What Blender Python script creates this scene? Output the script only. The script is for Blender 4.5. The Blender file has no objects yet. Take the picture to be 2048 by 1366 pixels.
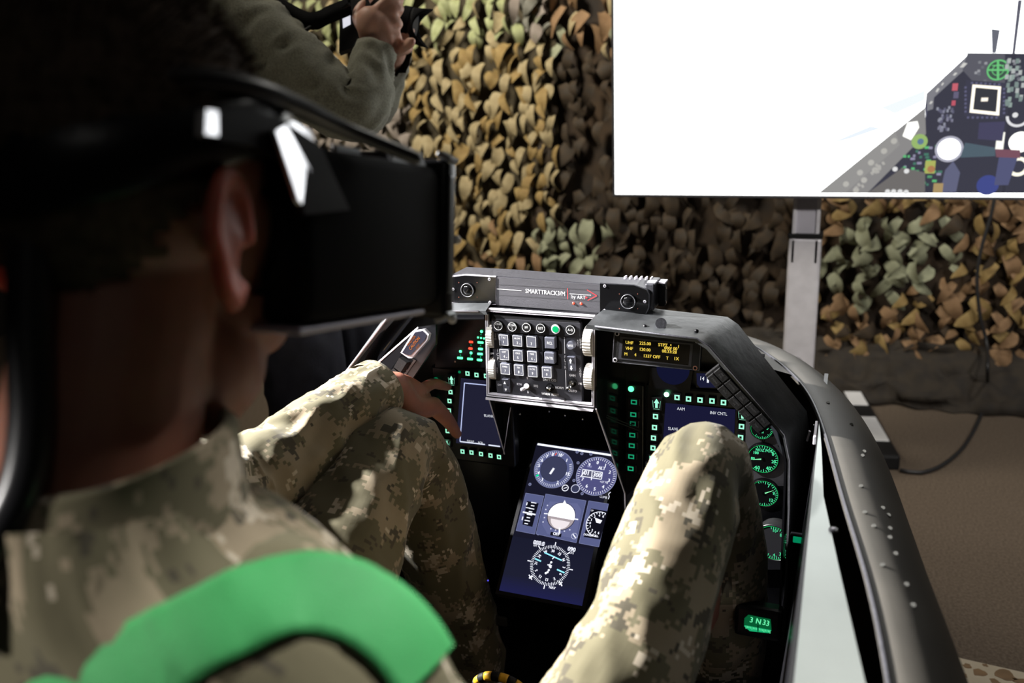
import bpy, bmesh, math, random
from mathutils import Vector, Matrix, noise, Euler
R = math.radians
random.seed(7)
S = bpy.context.scene
COL = S.collection
D = bpy.data

# ------------------------------------------------------------------ camera
CAMP = Vector((0.43, -1.19, 1.18)); YAW, PITCH, ROLL, FPX = 22.0, 17.0, 2.5, 1707.0
def cam_basis():
    y, p, r = R(YAW), R(PITCH), R(ROLL)
    f = Vector((-math.sin(y)*math.cos(p), math.cos(y)*math.cos(p), -math.sin(p)))
    rt = Vector((math.cos(y), math.sin(y), 0)); up = rt.cross(f)
    return math.cos(r)*rt - math.sin(r)*up, math.sin(r)*rt + math.cos(r)*up, f
CR, CU, CF = cam_basis()
cd = D.cameras.new('camera'); cam = D.objects.new('camera', cd); COL.objects.link(cam)
cam.matrix_world = Matrix(((CR.x, CU.x, -CF.x, CAMP.x), (CR.y, CU.y, -CF.y, CAMP.y), (CR.z, CU.z, -CF.z, CAMP.z), (0, 0, 0, 1)))
cd.sensor_width = 36.0; cd.lens = 36.0*FPX/2048.0; cd.clip_start = 0.02; cd.clip_end = 50
cd.dof.use_dof = True; cd.dof.focus_distance = 1.30; cd.dof.aperture_fstop = 3.4
S.camera = cam

# ------------------------------------------------------------------ world, lamps, exposure
S.view_settings.view_transform = 'Standard'; S.view_settings.look = 'None'
S.view_settings.gamma = 1.0; S.view_settings.use_curve_mapping = False
S.view_settings.exposure = 0.0
w = D.worlds.new('world'); S.world = w; w.use_nodes = True
w.node_tree.nodes['Background'].inputs[0].default_value = (0.5, 0.55, 0.6, 1)
w.node_tree.nodes['Background'].inputs[1].default_value = 0.0
def aim(loc, tgt):
    return (Vector(tgt)-Vector(loc)).to_track_quat('-Z', 'Y').to_euler()
def area(name, loc, tgt, size, power, col=(1, 1, 1), sy=None, spread=180):
    l = D.lights.new(name, 'AREA'); l.size = size; l.energy = power; l.color = col; l.spread = R(spread)
    if sy: l.shape = 'RECTANGLE'; l.size_y = sy
    o = D.objects.new(name, l); COL.objects.link(o); o.location = loc; o.rotation_euler = aim(loc, tgt); return o
def spot(name, loc, tgt, power, ang, blend, rad, col=(1, 1, 1)):
    l = D.lights.new(name, 'SPOT'); l.energy = power; l.color = col; l.spot_size = R(ang); l.spot_blend = blend; l.shadow_soft_size = rad
    o = D.objects.new(name, l); COL.objects.link(o); o.location = loc; o.rotation_euler = aim(loc, tgt); return o
spot('key_spot_lamp', (-1.70, -0.32, 1.82), (-0.02, -0.22, 0.74), 1350, 40, 1.0, 0.04, (1.0, 0.975, 0.95))
spot('panel_fill_spot', (-1.00, -1.20, 2.10), (0.0, 0.0, 0.79), 150, 13, 0.5, 0.03, (0.97, 0.98, 1.0))  # added unseen spot, brightens only the keypad panel
spot('shoulder_fill_spot', (0.90, 0.0, 2.50), (0.205, -0.895, 0.84), 230, 11, 0.6, 0.05, (1.0, 0.98, 0.95))  # unseen helper, narrow cone lights the strap and misses the head
spot('room_fill_spot', (1.45, 0.45, 2.80), (0.95, 1.75, 0.35), 80, 75, 0.9, 0.12, (1.0, 0.96, 0.90))  # added to lift the carpet and right net, no visible source
spot('right_fill_spot', (1.75, -1.40, 2.30), (0.70, 1.60, 0.55), 170, 42, 0.8, 0.10, (1.0, 0.96, 0.90))  # extra unseen light for the post, right net and hull
spot('rear_left_fill_spot', (-1.0, -2.2, 1.9), (-0.05, -0.93, 0.87), 160, 11, 0.6, 0.04, (1.0, 0.96, 0.92))  # invented narrow beam brightening the left back of the jacket
area('ceiling_lamp', (0.6, 1.55, 2.6), (0.5, 0.7, 0), 0.9, 7, (1.0, 0.97, 0.90), 0.35)
area('rear_fill_area', (1.3, -2.4, 2.85), (0.4, 0, 0.5), 1.0, 1.2, (1.0, 0.96, 0.9), 0.4)  # weak fill added behind the camera, not a visible fitting
area('net_lamp', (-1.3, 0.3, 2.7), (-0.9, 2.1, 1.45), 0.5, 36, (1.0, 0.93, 0.78), 0.5, 110)

# ------------------------------------------------------------------ materials
MATS = {}
def mat(name, col=(0.5, 0.5, 0.5), rough=0.6, metal=0.0, var=0.0, vscale=20.0, bump=0.0, bscale=200.0, spec=0.5, sss=0.0, coat=0.0, col2=None, sheen=0.0, aniso=None):
    m = D.materials.new(name); m.use_nodes = True; nt = m.node_tree; N = nt.nodes; L = nt.links
    b = N['Principled BSDF']; b.inputs['Base Color'].default_value = (*col, 1)
    b.inputs['Roughness'].default_value = rough; b.inputs['Metallic'].default_value = metal
    b.inputs['Specular IOR Level'].default_value = spec
    if coat: b.inputs['Coat Weight'].default_value = coat; b.inputs['Coat Roughness'].default_value = 0.1
    if sheen: b.inputs['Sheen Weight'].default_value = sheen
    if sss:
        b.inputs['Subsurface Weight'].default_value = sss; b.inputs['Subsurface Radius'].default_value = (1.0, 0.3, 0.15); b.inputs['Subsurface Scale'].default_value = 0.02
    tc = N.new('ShaderNodeTexCoord')
    if var or col2:
        n = N.new('ShaderNodeTexNoise'); n.inputs['Scale'].default_value = vscale; n.inputs['Detail'].default_value = 5
        L.new(tc.outputs['Object'], n.inputs['Vector'])
        cr = N.new('ShaderNodeValToRGB'); a = Vector(col)
        c2 = Vector(col2) if col2 else a*(1+var)
        c1 = a if col2 else a*(1-var)
        cr.color_ramp.elements[0].position = 0.35; cr.color_ramp.elements[1].position = 0.65
        cr.color_ramp.elements[0].color = (*c1, 1); cr.color_ramp.elements[1].color = (*[min(1, x) for x in c2], 1)
        L.new(n.outputs['Fac'], cr.inputs['Fac']); L.new(cr.outputs['Color'], b.inputs['Base Color'])
        rr = N.new('ShaderNodeMapRange'); rr.inputs['To Min'].default_value = max(0, rough-0.08); rr.inputs['To Max'].default_value = min(1, rough+0.08)
        L.new(n.outputs['Fac'], rr.inputs['Value']); L.new(rr.outputs['Result'], b.inputs['Roughness'])
    if bump:
        n2 = N.new('ShaderNodeTexNoise'); n2.inputs['Scale'].default_value = bscale; n2.inputs['Detail'].default_value = 3
        L.new(tc.outputs['Object'], n2.inputs['Vector'])
        bp = N.new('ShaderNodeBump'); bp.inputs['Strength'].default_value = bump; bp.inputs['Distance'].default_value = 0.002
        L.new(n2.outputs['Fac'], bp.inputs['Height']); L.new(bp.outputs['Normal'], b.inputs['Normal'])
    MATS[name] = m; return m
black_plastic = mat('black_plastic', (0.009, 0.009, 0.010), 0.6, spec=0.3, bump=0.15, bscale=400)
black_matte = mat('black_matte', (0.006, 0.006, 0.007), 0.85, var=0.3, spec=0.08)
headset_black = mat('headset_black', (0.006, 0.006, 0.007), 0.8, spec=0.12, bump=0.1, bscale=300)
black_gloss = mat('black_gloss', (0.006, 0.006, 0.007), 0.12)
black_semi = mat('black_semi', (0.008, 0.008, 0.010), 0.32, spec=0.35, bump=0.05, bscale=60)
face_grey = mat('face_grey', (0.030, 0.030, 0.038), 0.55, bump=0.1, bscale=600)
key_grey = mat('key_grey', (0.12, 0.125, 0.16), 0.5, bump=0.05, bscale=500)
edge_metal = mat('edge_metal', (0.72, 0.69, 0.76), 0.5, 0.15, bump=0.15, bscale=150)
chrome = mat('chrome', (0.7, 0.7, 0.72), 0.15, 1.0)
dark_alu = mat('dark_alu', (0.10, 0.10, 0.115), 0.42, 0.5, var=0.15, vscale=300, bump=0.15, bscale=900)
wheel_white = mat('wheel_white', (0.78, 0.74, 0.68), 0.5, var=0.05)
hull_paint = mat('hull_paint', (0.088, 0.081, 0.069), 0.55, 0.0, var=0.22, vscale=7, bump=0.08, bscale=25)
sill_metal = mat('sill_metal', (0.33, 0.36, 0.35), 0.33, 0.75, var=0.10, vscale=5, bump=0.05, bscale=6)
glare_metal = mat('glare_metal', (0.085, 0.09, 0.095), 0.38, 0.2, var=0.45, vscale=16, bump=0.25, bscale=90)
grey_panel = mat('grey_panel', (0.14, 0.135, 0.15), 0.5, 0.1, var=0.12, vscale=60)
fog_plastic = mat('fog_plastic', (0.03, 0.032, 0.036), 0.5, 0, bump=0.2, bscale=300)
white_plastic = mat('white_plastic', (0.8, 0.8, 0.82), 0.35, var=0.03)
post_alu = mat('post_alu', (0.86, 0.84, 0.90), 0.45, 0.3, var=0.05, vscale=30)
carpet = mat('carpet', (0.085, 0.062, 0.043), 0.95, col2=(0.15, 0.112, 0.08), vscale=160, bump=0.8, bscale=320)
wall_dark = mat('wall_dark', (0.03, 0.027, 0.024), 0.9, var=0.2, vscale=4)
ceil_mat = mat('ceil_mat', (0.25, 0.25, 0.25), 0.9, var=0.1)
skin = mat('skin', (0.34, 0.145, 0.095), 0.5, var=0.08, vscale=40, bump=0.1, bscale=500, sss=0.5)
ear_skin = mat('ear_skin', (0.55, 0.15, 0.10), 0.5, var=0.05, vscale=40, sss=0.6)
skin_pale = mat('skin_pale', (0.62, 0.36, 0.27), 0.5, var=0.06, vscale=40, bump=0.1, bscale=400, sss=0.15)
hair_m = mat('hair_m', (0.09, 0.064, 0.046), 0.85, spec=0.15, var=0.3, vscale=80)
fleece = mat('fleece', (0.20, 0.19, 0.145), 0.85, col2=(0.28, 0.28, 0.21), vscale=240, bump=0.5, bscale=500, sheen=0.2)
fleece_side = mat('fleece_side', (0.10, 0.082, 0.068), 0.85, var=0.1, vscale=60, bump=0.3, bscale=500)
navy_cloth = mat('navy_cloth', (0.022, 0.022, 0.035), 0.8, var=0.2, vscale=30, bump=0.3, bscale=300)
green_web = mat('green_web', (0.03, 0.31, 0.075), 0.6, col2=(0.045, 0.38, 0.10), vscale=14, bump=0.5, bscale=700, sheen=0.15)
hose_m = mat('hose_m', (0.02, 0.02, 0.023), 0.3, spec=0.8)
clip_metal = mat('clip_metal', (0.85, 0.85, 0.9), 0.28, 0.85)
yellow_m = mat('yellow_m', (0.75, 0.42, 0.02), 0.5, var=0.05)
cable_m = mat('cable_m', (0.02, 0.02, 0.022), 0.5)
plywood = mat('plywood', (0.50, 0.42, 0.30), 0.7, col2=(0.56, 0.48, 0.36), vscale=18)
brown_paint = mat('brown_paint', (0.22, 0.13, 0.06), 0.7, var=0.2)
white_ink = mat('white_ink', (0.85, 0.85, 0.87), 0.6)
red_ink = mat('red_ink', (0.75, 0.05, 0.06), 0.6)
grey_ink = mat('grey_ink', (0.06, 0.06, 0.065), 0.6)
rust_ink = mat('rust_ink', (0.35, 0.12, 0.08), 0.5)
seat_cloth = mat('seat_cloth', (0.03, 0.032, 0.03), 0.8, var=0.2)

def glow_material():
    m = D.materials.new('backlit_print'); m.use_nodes = True; nt = m.node_tree; nt.nodes.clear()
    a = nt.nodes.new('ShaderNodeAttribute'); a.attribute_name = 'col'
    e = nt.nodes.new('ShaderNodeEmission'); o = nt.nodes.new('ShaderNodeOutputMaterial')
    nt.links.new(a.outputs['Color'], e.inputs['Color']); nt.links.new(e.outputs[0], o.inputs[0])
    return m
GLOW = glow_material()
def emit(name, col, s):
    m = D.materials.new(name); m.use_nodes = True; b = m.node_tree.nodes['Principled BSDF']
    b.inputs['Base Color'].default_value = (*col, 1); b.inputs['Emission Color'].default_value = (*col, 1); b.inputs['Emission Strength'].default_value = s
    b.inputs['Roughness'].default_value = 0.3
    return m
led_green = emit('led_green', (0.10, 1.0, 0.38), 2.2)
led_dim = emit('led_dim', (0.0, 0.55, 0.22), 0.30)
led_red = emit('led_red', (1.0, 0.08, 0.04), 1.3)
led_blue = emit('led_blue', (0.12, 0.1, 1.0), 0.8)
led_bright = emit('led_bright', (0.25, 1.0, 0.5), 7.0)

def camo_mat(name, cols, cell=0.0046, s=1.0):
    m = D.materials.new(name); m.use_nodes = True; nt = m.node_tree; N = nt.nodes; L = nt.links
    b = N['Principled BSDF']; b.inputs['Roughness'].default_value = 0.85; b.inputs['Sheen Weight'].default_value = 0.1
    b.inputs['Specular IOR Level'].default_value = 0.2
    uv = N.new('ShaderNodeUVMap'); uv.uv_map = 'UVMap'
    sc = N.new('ShaderNodeVectorMath'); sc.operation = 'SCALE'; sc.inputs['Scale'].default_value = 1.0/cell
    fl = N.new('ShaderNodeVectorMath'); fl.operation = 'FLOOR'
    L.new(uv.outputs[0], sc.inputs[0]); L.new(sc.outputs[0], fl.inputs[0])
    wn = N.new('ShaderNodeTexWhiteNoise'); wn.noise_dimensions = '3D'; L.new(fl.outputs[0], wn.inputs['Vector'])
    prev = None
    for i, (scale, th, c, off) in enumerate(cols):
        add = N.new('ShaderNodeVectorMath'); add.operation = 'ADD'; add.inputs[1].default_value = (off, off*1.7, off*0.3)
        L.new(fl.outputs[0], add.inputs[0])
        if th is None:
            rgb = N.new('ShaderNodeRGB'); rgb.outputs[0].default_value = (*c, 1); prev = rgb.outputs[0]; continue
        n = N.new('ShaderNodeTexNoise'); n.inputs['Scale'].default_value = scale*s; n.inputs['Detail'].default_value = 2.5; n.inputs['Roughness'].default_value = 0.6
        L.new(add.outputs[0], n.inputs['Vector'])
        ma = N.new('ShaderNodeMath'); ma.operation = 'MULTIPLY_ADD'; ma.inputs[1].default_value = 0.10; L.new(wn.outputs['Value'], ma.inputs[0]); L.new(n.outputs['Fac'], ma.inputs[2])
        gt = N.new('ShaderNodeMath'); gt.operation = 'GREATER_THAN'; gt.inputs[1].default_value = th+0.05; L.new(ma.outputs[0], gt.inputs[0])
        mx = N.new('ShaderNodeMix'); mx.data_type = 'RGBA'; mx.inputs['B'].default_value = (*c, 1)
        L.new(gt.outputs[0], mx.inputs['Factor']); L.new(prev, mx.inputs['A']); prev = mx.outputs['Result']
    L.new(prev, b.inputs['Base Color'])
    # ripstop weave relief
    br = N.new('ShaderNodeTexBrick'); br.offset = 0; br.inputs['Scale'].default_value = 1.0
    br.inputs['Brick Width'].default_value = 0.006; br.inputs['Row Height'].default_value = 0.006; br.inputs['Mortar Size'].default_value = 0.0006
    L.new(uv.outputs[0], br.inputs['Vector'])
    bp = N.new('ShaderNodeBump'); bp.inputs['Strength'].default_value = 0.25; bp.inputs['Distance'].default_value = 0.0004
    L.new(br.outputs['Fac'], bp.inputs['Height']); L.new(bp.outputs['Normal'], b.inputs['Normal'])
    return m
CAMO = [(0, None, (0.30, 0.245, 0.165), 0), (0.075, 0.465, (0.145, 0.13, 0.078), 11), (0.10, 0.625, (0.52, 0.45, 0.345), 53), (0.11, 0.615, (0.085, 0.075, 0.052), 91)]
camo = camo_mat('pixel_camouflage', CAMO)

# ------------------------------------------------------------------ object helpers
def link(name, me, m=None, parent=None, smooth=False):
    o = D.objects.new(name, me); COL.objects.link(o)
    if m is not None and not me.materials:
        for x in (m if isinstance(m, (list, tuple)) else [m]): me.materials.append(x)
    if parent: o.parent = parent
    if smooth: me.shade_smooth()
    return o
def tag(o, label=None, cat=None, group=None, kind=None):
    if label: o['label'] = label
    if cat: o['category'] = cat
    if group: o['group'] = group
    if kind: o['kind'] = kind
    return o
def empty(name, loc, label, cat, rot=(0, 0, 0), group=None):
    o = D.objects.new(name, None); COL.objects.link(o); o.location = loc; o.rotation_euler = rot; o.empty_display_size = 0.05
    return tag(o, label, cat, group)
class MB:
    def __init__(s): s.v = []; s.f = []; s.m = []; s.uv = []; s.hasuv = False
    def add(s, vs, fs, mi=0, uvs=None):
        o = len(s.v); s.v += [tuple(v) for v in vs]
        for i, f in enumerate(fs):
            s.f.append([o+k for k in f]); s.m.append(mi)
            if uvs: s.uv.append(uvs[i]); s.hasuv = True
            else: s.uv.append([(0, 0)]*len(f))
        return s
    def bm(s, b, mi=0):
        b.verts.index_update(); s.add([v.co[:] for v in b.verts], [[v.index for v in f.verts] for f in b.faces], mi); b.free(); return s
    def box(s, c, size, bev=0.0, rot=None, mi=0, seg=2):
        b = bmesh.new(); bmesh.ops.create_cube(b, size=1.0)
        bmesh.ops.scale(b, vec=size, verts=b.verts)
        if bev: bmesh.ops.bevel(b, geom=b.edges[:], offset=bev, segments=seg, affect='EDGES', profile=0.5)
        M = Matrix.Translation(c)
        if rot is not None: M = M @ (rot if isinstance(rot, Matrix) else Euler(rot).to_matrix().to_4x4())
        bmesh.ops.transform(b, matrix=M, verts=b.verts); return s.bm(b, mi)
    def cyl(s, p, q, r0, r1=None, seg=20, mi=0, bev=0):
        p, q = Vector(p), Vector(q); r1 = r0 if r1 is None else r1
        b = bmesh.new(); L = (q-p).length
        bmesh.ops.create_cone(b, cap_ends=True, segments=seg, radius1=r0, radius2=r1, depth=L)
        if bev:
            bmesh.ops.bevel(b, geom=[e for e in b.edges if abs(e.verts[0].co.z-e.verts[1].co.z) < 1e-7], offset=bev, segments=2, affect='EDGES')
        M = Matrix.Translation((p+q)/2) @ (q-p).to_track_quat('Z', 'Y').to_matrix().to_4x4()
        bmesh.ops.transform(b, matrix=M, verts=b.verts); return s.bm(b, mi)
    def ell(s, c, r, rot=(0, 0, 0), u=20, v=14, mi=0):
        b = bmesh.new(); bmesh.ops.create_uvsphere(b, u_segments=u, v_segments=v, radius=1)
        M = Matrix.Translation(c) @ Euler(rot).to_matrix().to_4x4() @ Matrix.Diagonal((*r, 1))
        bmesh.ops.transform(b, matrix=M, verts=b.verts); return s.bm(b, mi)
    def prism(s, pts, z0, z1, mi=0, M=None):
        n = len(pts); vs = [Vector((x, y, z0)) for x, y in pts]+[Vector((x, y, z1)) for x, y in pts]
        ar = sum(pts[i][0]*pts[(i+1) % n][1]-pts[(i+1) % n][0]*pts[i][1] for i in range(n))
        fs = [list(range(n))[::-1], [n+i for i in range(n)]]+[[i, (i+1) % n, n+(i+1) % n, n+i] for i in range(n)]
        if ar*(z1-z0) < 0: fs = [f[::-1] for f in fs]
        if M: vs = [M @ v for v in vs]
        return s.add(vs, fs, mi)
    def plate(s, pts, th, mi=0):
        """thick plate from a planar 3D polygon"""
        p = [Vector(x) for x in pts]; nrm = Vector((0, 0, 0))
        for i in range(len(p)): nrm += p[i].cross(p[(i+1) % len(p)])
        nrm.normalize(); n = len(p)
        vs = p+[x-nrm*th for x in p]
        return s.add(vs, [list(range(n)), [n+i for i in range(n)][::-1]]+[[i, n+i, n+(i+1) % n, (i+1) % n] for i in range(n)], mi)
    def tube(s, pts, r, seg=10, mi=0, cap=True):
        p = [Vector(x) for x in pts]; n = len(p)
        rs = r if isinstance(r, (list, tuple)) else [r]*n
        t = [(p[min(i+1, n-1)]-p[max(i-1, 0)]).normalized() for i in range(n)]
        up = Vector((0, 0, 1)) if abs(t[0].z) < 0.9 else Vector((1, 0, 0)); a = t[0].cross(up).normalized()
        vs = []
        for i in range(n):
            a = (a-t[i]*a.dot(t[i])).normalized(); b = t[i].cross(a)
            for k in range(seg):
                q = 2*math.pi*k/seg; vs.append(p[i]+(a*math.cos(q)+b*math.sin(q))*rs[i])
        fs = [[i*seg+k, i*seg+(k+1) % seg, (i+1)*seg+(k+1) % seg, (i+1)*seg+k] for i in range(n-1) for k in range(seg)]
        if cap: fs += [list(range(seg))[::-1], [(n-1)*seg+k for k in range(seg)]]
        return s.add(vs, fs, mi)
    def loft(s, path, radii, seg=40, step=0.008, side=(1, 0, 0), wr=None, mi=0, cap=False, uvo=(0, 0), sq=1.0):
        """elliptical loft along a smooth path; radii = (a along side, b across); uv in metres; wr(p, ang, v)->offset"""
        P, RR = resample([Vector(x) for x in path], [Vector((*r, 0)) for r in radii], step); n = len(P)
        T = [(P[min(i+1, n-1)]-P[max(i-1, 0)]).normalized() for i in range(n)]
        A = Vector(side); vs = []; acc = 0; vv = []
        rm = sum((r.x+r.y)/2 for r in RR)/n
        for i in range(n):
            A = (A-T[i]*A.dot(T[i])).normalized(); B = T[i].cross(A)
            if i: acc += (P[i]-P[i-1]).length
            vv.append(acc)
            for k in range(seg):
                q = 2*math.pi*k/seg; cx, sx = math.cos(q), math.sin(q)
                cx = math.copysign(abs(cx)**sq, cx); sx = math.copysign(abs(sx)**sq, sx)
                d = A*cx*RR[i].x+B*sx*RR[i].y
                w_ = wr(P[i]+d, q, acc) if wr else 0
                vs.append(P[i]+d+d.normalized()*w_)
        fs = []; uv = []
        for i in range(n-1):
            for k in range(seg):
                fs.append([i*seg+k, i*seg+(k+1) % seg, (i+1)*seg+(k+1) % seg, (i+1)*seg+k])
                u0, u1 = 2*math.pi*k/seg*rm+uvo[0], 2*math.pi*(k+1)/seg*rm+uvo[0]; v0, v1 = vv[i]+uvo[1], vv[i+1]+uvo[1]
                uv.append([(u0, v0), (u1, v0), (u1, v1), (u0, v1)])
        if cap:
            fs += [list(range(seg))[::-1], [(n-1)*seg+k for k in range(seg)]]; uv += [[(0, 0)]*seg]*2
        return s.add(vs, fs, mi, uv)
    def mesh(s, name):
        me = D.meshes.new(name); me.from_pydata(s.v, [], s.f); me.polygons.foreach_set('material_index', s.m)
        if s.hasuv:
            ul = me.uv_layers.new(name='UVMap'); i = 0
            for u in s.uv:
                for c in u: ul.data[i].uv = c; i += 1
        me.update(); return me
    def build(s, name, m, parent=None, smooth=False, flat_angle=None):
        o = link(name, s.mesh(name), m, parent)
        if smooth: o.data.shade_smooth()
        if flat_angle: 
            o.data.shade_smooth(); o.data.set_sharp_from_angle(angle=R(flat_angle))
        return o
def resample(P, Q, step):
    """Catmull-Rom through points, with attribute vectors"""
    n = len(P)
    if n == 2: k = max(2, int((P[1]-P[0]).length/step)); return [P[0].lerp(P[1], i/k) for i in range(k+1)], [Q[0].lerp(Q[1], i/k) for i in range(k+1)]
    oP, oQ = [], []
    def cr(a, b, c, d, t): return 0.5*((2*b)+(c-a)*t+(2*a-5*b+4*c-d)*t*t+(3*b-a-3*c+d)*t**3)
    for i in range(n-1):
        i0, i3 = max(i-1, 0), min(i+2, n-1); k = max(2, int((P[i+1]-P[i]).length/step))
        for j in range(k):
            t = j/k; oP.append(cr(P[i0], P[i], P[i+1], P[i3], t)); oQ.append(cr(Q[i0], Q[i], Q[i+1], Q[i3], t))
    oP.append(P[-1]); oQ.append(Q[-1]); return oP, oQ
def smooth_path(pts, step): return resample([Vector(p) for p in pts], [Vector((0, 0, 0))]*len(pts), step)[0]
def remeshed(mb, voxel, it=2, name='body'):
    me = mb.mesh('tmp'); o = D.objects.new('tmp', me); COL.objects.link(o)
    r = o.modifiers.new('r', 'REMESH'); r.mode = 'VOXEL'; r.voxel_size = voxel
    sm = o.modifiers.new('s', 'SMOOTH'); sm.factor = 0.5; sm.iterations = it
    bpy.context.view_layer.update(); dg = bpy.context.evaluated_depsgraph_get()
    out = D.meshes.new_from_object(o.evaluated_get(dg)); out.name = name
    D.objects.remove(o); D.meshes.remove(me); out.shade_smooth(); return out

# text as geometry
TXT = {}
def text_mesh(t, align='CENTER'):
    if (t, align) in TXT: return TXT[(t, align)]
    c = D.curves.new('t', 'FONT'); c.body = t; c.size = 1.0/0.70; c.align_x = align; c.align_y = 'CENTER'; c.resolution_u = 2
    o = D.objects.new('t', c); COL.objects.link(o); me = D.meshes.new_from_object(o)
    vs = [(v.co.x, v.co.y) for v in me.vertices]; fs = [list(p.vertices) for p in me.polygons]
    D.objects.remove(o); D.curves.remove(c); D.meshes.remove(me)
    TXT[(t, align)] = (vs, fs); return vs, fs
class Print:
    """flat print in the local xy plane; colours carried per face; emissive unless given ink materials"""
    def __init__(s, z=0.0): s.v = []; s.f = []; s.c = []; s.z = z; s.k = 0; s.grp = 1
    def _z(s): s.k += 1; return s.z+0.000012*s.k
    def add(s, pts, fs, col, z=None):
        z = s._z() if z is None else z; o = len(s.v); s.v += [(p[0], p[1], z) for p in pts]
        for f in fs: s.f.append([o+i for i in f]); s.c.append(col)
    def poly(s, pts, col):
        a = sum(pts[i][0]*pts[(i+1) % len(pts)][1]-pts[(i+1) % len(pts)][0]*pts[i][1] for i in range(len(pts)))
        s.add(pts if a > 0 else pts[::-1], [list(range(len(pts)))], col)
    def rect(s, c, w, h, col, rot=0):
        M = Matrix.Rotation(rot, 2); s.poly([tuple(Vector(c)+M @ Vector((x*w/2, y*h/2))) for x, y in ((-1, -1), (1, -1), (1, 1), (-1, 1))], col)
    def line(s, p, q, wd, col):
        p, q = Vector(p), Vector(q); n = (q-p).normalized(); n = Vector((-n.y, n.x))*wd/2
        s.poly([tuple(p-n), tuple(q-n), tuple(q+n), tuple(p+n)], col)
    def path(s, pts, wd, col):
        for a, b in zip(pts, pts[1:]): s.line(a, b, wd, col)
    def disc(s, c, r, col, n=32, a0=0, a1=2*math.pi, sy=1.0):
        full = abs(a1-a0-2*math.pi) < 1e-6
        pts = [(c[0]+r*math.cos(a0+(a1-a0)*i/n), c[1]+sy*r*math.sin(a0+(a1-a0)*i/n)) for i in range(n if full else n+1)]
        s.poly(pts, col)
    def ring(s, c, r0, r1, col, n=40, a0=0, a1=2*math.pi):
        z = s._z(); pts = []
        for i in range(n+1):
            a = a0+(a1-a0)*i/n; pts += [(c[0]+r0*math.cos(a), c[1]+r0*math.sin(a)), (c[0]+r1*math.cos(a), c[1]+r1*math.sin(a))]
        s.add(pts, [[2*i, 2*i+1, 2*i+3, 2*i+2] for i in range(n)], col, z)
    def frame(s, c, w, h, t, col, rot=0):
        M = Matrix.Rotation(rot, 2); z = s._z(); pts = []
        for d in (0, t): pts += [tuple(Vector(c)+M @ Vector((x*(w/2-d), y*(h/2-d)))) for x, y in ((-1, -1), (1, -1), (1, 1), (-1, 1))]
        s.add(pts, [[i, (i+1) % 4, 4+(i+1) % 4, 4+i] for i in range(4)], col, z)
    def ticks(s, c, r0, r1, n, wd, col, a0=0, a1=2*math.pi, every=None, r2=None):
        for i in range(n):
            a = a0+(a1-a0)*i/n; rr = r2 if (every and i % every == 0) else r0
            s.line((c[0]+rr*math.cos(a), c[1]+rr*math.sin(a)), (c[0]+r1*math.cos(a), c[1]+r1*math.sin(a)), wd, col)
    def text(s, t, pos, h, col, rot=0, align='CENTER', sx=0.85, bold=0.0):
        vs, fs = text_mesh(t, align); M = Matrix.Rotation(rot, 2)
        for dx in ((0,) if not bold else (-bold, bold)):
            s.add([tuple(Vector(pos)+M @ Vector((x*h*sx+dx, y*h))) for x, y in vs], fs, col)
    def vtext(s, t, pos, h, col, gap=1.25, sx=0.85):
        n = len(t)
        for i, ch in enumerate(t): s.text(ch, (pos[0], pos[1]+(n-1)/2*h*gap-i*h*gap), h, col, sx=sx)
    def build(s, name, parent, inks=None):
        me = D.meshes.new(name); me.from_pydata(s.v, [], s.f)
        if inks:
            for m in inks: me.materials.append(m)
            me.polygons.foreach_set('material_index', s.c)
        else:
            at = me.color_attributes.new('col', 'FLOAT_COLOR', 'CORNER'); i = 0
            for p, c in zip(me.polygons, s.c):
                for _ in p.loop_indices: at.data[_].color = (*c, 1)
            me.materials.append(GLOW)
        me.update(); o = D.objects.new(name, me); COL.objects.link(o); o.parent = parent; return o

# sight lines of the photograph meeting real planes
def ray(px, py): return CF+CR*((px-1024)/FPX)-CU*((py-683)/FPX)
def AT(px, py, X=None, Y=None, Z=None, dist=None):
    d = ray(px, py)
    if dist is not None: return CAMP+d*dist
    for i, k in enumerate((X, Y, Z)):
        if k is not None: return CAMP+d*((k-CAMP[i])/d[i])
class Panel:
    """a thing whose parts lie in a local frame: x right, y up, z towards the pilot"""
    def __init__(s, name, label, cat, loc, tilt=0.0, group=None, yaw=0.0):
        s.e = (R(90-tilt), 0, R(yaw)); s.M = Matrix.Translation(loc) @ Euler(s.e).to_matrix().to_4x4(); s.I = s.M.inverted()
        s.o = empty(name, loc, label, cat, s.e, group)
    def L(s, px, py, z=0.0):
        a = s.I @ CAMP; d = s.I.to_3x3() @ ray(px, py); t = (z-a.z)/d.z; return (a.x+d.x*t, a.y+d.y*t)
# ------------------------------------------------------------------ room
def struct(name, mb, m, parent=None): return tag(mb.build(name, m, parent), kind='structure')
WY = 2.14
struct('floor', MB().box((0, -0.9, -0.05), (7.6, 6.3, 0.1)), carpet)
struct('wall_back', MB().box((0, WY+0.20, 1.5), (7.6, 0.1, 3.2)), wall_dark)
struct('wall_left', MB().box((-3.75, -0.9, 1.5), (0.1, 6.1, 3.0)), wall_dark)
struct('wall_right', MB().box((3.75, -0.9, 1.5), (0.1, 6.1, 3.0)), wall_dark)
struct('wall_front', MB().box((0, -4.0, 1.5), (7.6, 0.1, 3.0)), wall_dark)
struct('ceiling', MB().box((0, -0.9, 3.05), (7.6, 6.3, 0.1)), ceil_mat)

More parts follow.
